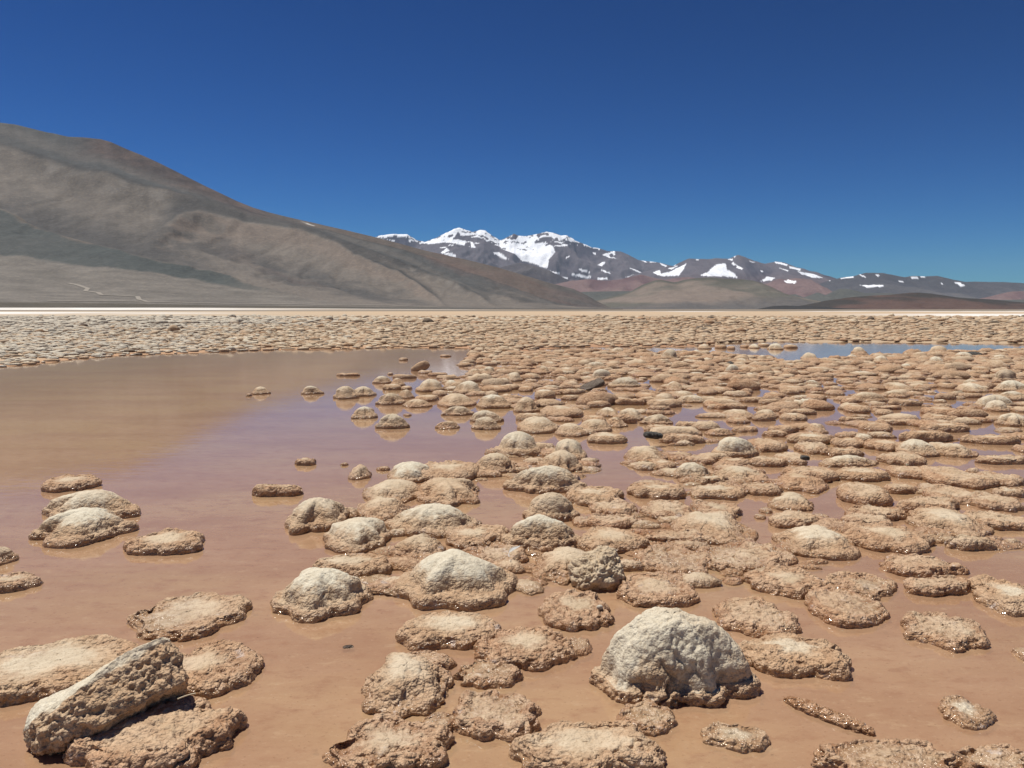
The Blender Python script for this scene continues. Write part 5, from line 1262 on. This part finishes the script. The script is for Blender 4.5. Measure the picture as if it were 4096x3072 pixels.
SX = np.array([s[0] for s in STONES]); SY = np.array([s[1] for s in STONES]); SW = np.array([s[2] for s in STONES]); SD = np.array([s[3] for s in STONES])
def free(x, y, k):
    ok = np.ones(len(x), bool)
    for sx, sy, sw, sd_ in zip(SX, SY, SW, SD):
        ok &= ((x - sx) / (sw * k)) ** 2 + ((y - sy) / (sd_ * k)) ** 2 > 1
    return ok

def emit(name, x, y, size, qh, N, K, capp, tone, sg=0.24):
    n = len(x)
    W = size * np.exp(np.clip(rng.normal(0, sg, n), -0.9, 0.45)); D = W * rng.uniform(0.55, 1.0, n)
    H = W * qh * np.exp(rng.normal(0, 0.35, n)) + (0.015 if size.min() > 0.1 else 0.0)
    cap = (rng.uniform(0, 1, n) < capp) * rng.uniform(0.7, 1.4, n)
    V, q, t, c, tn = field_mesh(x, y, W, D, H, cap, tone, N, K)
    return tag(link(name, mesh(name, V, q, t, M_STONE, {'cap': c, 'tone': tn})), kind='stuff')

x, y = jitter_grid(-4, 36, 7, 34, 0.30)
okd = inside(DENSE_POLY, x, y) & ~inside(POND_POLY, x, y) & ~inside(BRIGHT_POLY, x, y) & (shore_dist(x, y) < 1.5) & free(x, y, 0.52)
okd &= rng.uniform(0, 1, len(x)) < np.interp(y, [8, 10, 13, 17, 20], [0.08, 0.22, 0.40, 0.80, 0.95])
x, y = x[okd], y[okd]
emit('crust_field', x, y, 0.25 + 0.0035 * np.abs(y - 18) + 0.22 * rng.uniform(0, 1, len(x)) ** 4, 0.16, 10, 5, 0.32, np.where(rng.uniform(0, 1, len(x)) < 0.14, 0.75, rng.uniform(0.02, 0.4, len(x))))
lims = ((0, 45, 0.31, 8, 4), (45, 75, 0.50, 7, 3), (75, 150, 0.95, 5, 3))
for y0, y1, c, N, K in lims:
    xm = 0.80 * y1
    x, y = jitter_grid(-xm, xm, max(y0, 18), y1, c)
    a = x / y
    ok = (np.abs(a) < 0.78) & (shore_dist(x, y) > 0.0) & (y > y0) & ~inside(POND_POLY, x, y)
    pt = fbm(np.stack([x / 9, y / 14, 0 * x], -1), 3, 55)
    keep = np.where(y < 60, 0.78, np.where(a > 0.1, 0.40, 0.72)) + 0.35 * pt
    ok &= rng.uniform(0, 1, len(x)) < keep
    ok &= free(x, y, 0.5)
    x, y, a = x[ok], y[ok], a[ok]
    pale = 0.55 * sstep(0.1, -0.45, a) + 0.35 * sstep(45, 90, y)
    tone = np.clip(0.12 + 1.25 * pale + 0.3 * pt[ok] + rng.normal(0, 0.25, len(x)) + 0.45 * sstep(-0.12, -0.5, a), 0.05, 1.5)
    dk = rng.uniform(0, 1, len(x)) < 0.05
    tone[dk] = -0.25
    emit('stone_field', x, y, 0.84 * c + 0 * x, 0.16, N, K, 0.85, tone, 0.50)

# low crusts that fill the gaps between the near mounds
x, y = jitter_grid(-2, 9, 3.2, 9.5, 0.16)
pt = fbm(np.stack([x / 0.9, y / 0.9, 0 * x], -1), 3, 61)
okn = inside(CLUSTER_POLY, x, y) & free(x, y, 0.46) & ~free(x, y, 0.85) & (pt > 0.14)
x, y = x[okn], y[okn]
emit('crust_field', x, y, 0.15 + 0.05 * rng.uniform(0, 1, len(x)), 0.12, 18, 6, 0.3, rng.uniform(0.1, 0.4, len(x)), 0.35)

# crumbs of crust around the near pads
n = 420
k = rng.choice(len(STONES), n, p=(SW / SY ** 1.6) / (SW / SY ** 1.6).sum())
an = rng.uniform(0, 6.28, n); rd = 0.5 * np.exp(np.abs(rng.normal(0, 0.16, n)))
x, y = SX[k] + SW[k] * rd * np.cos(an), SY[k] + SD[k] * rd * np.sin(an)
ok = free(x, y, 0.47)
x, y = x[ok], y[ok]
emit('crust_crumbs', x, y, 0.012 + 0.016 * rng.uniform(0, 1, len(x)), 0.08, 9, 3, 0.0, np.full(len(x), 0.2))
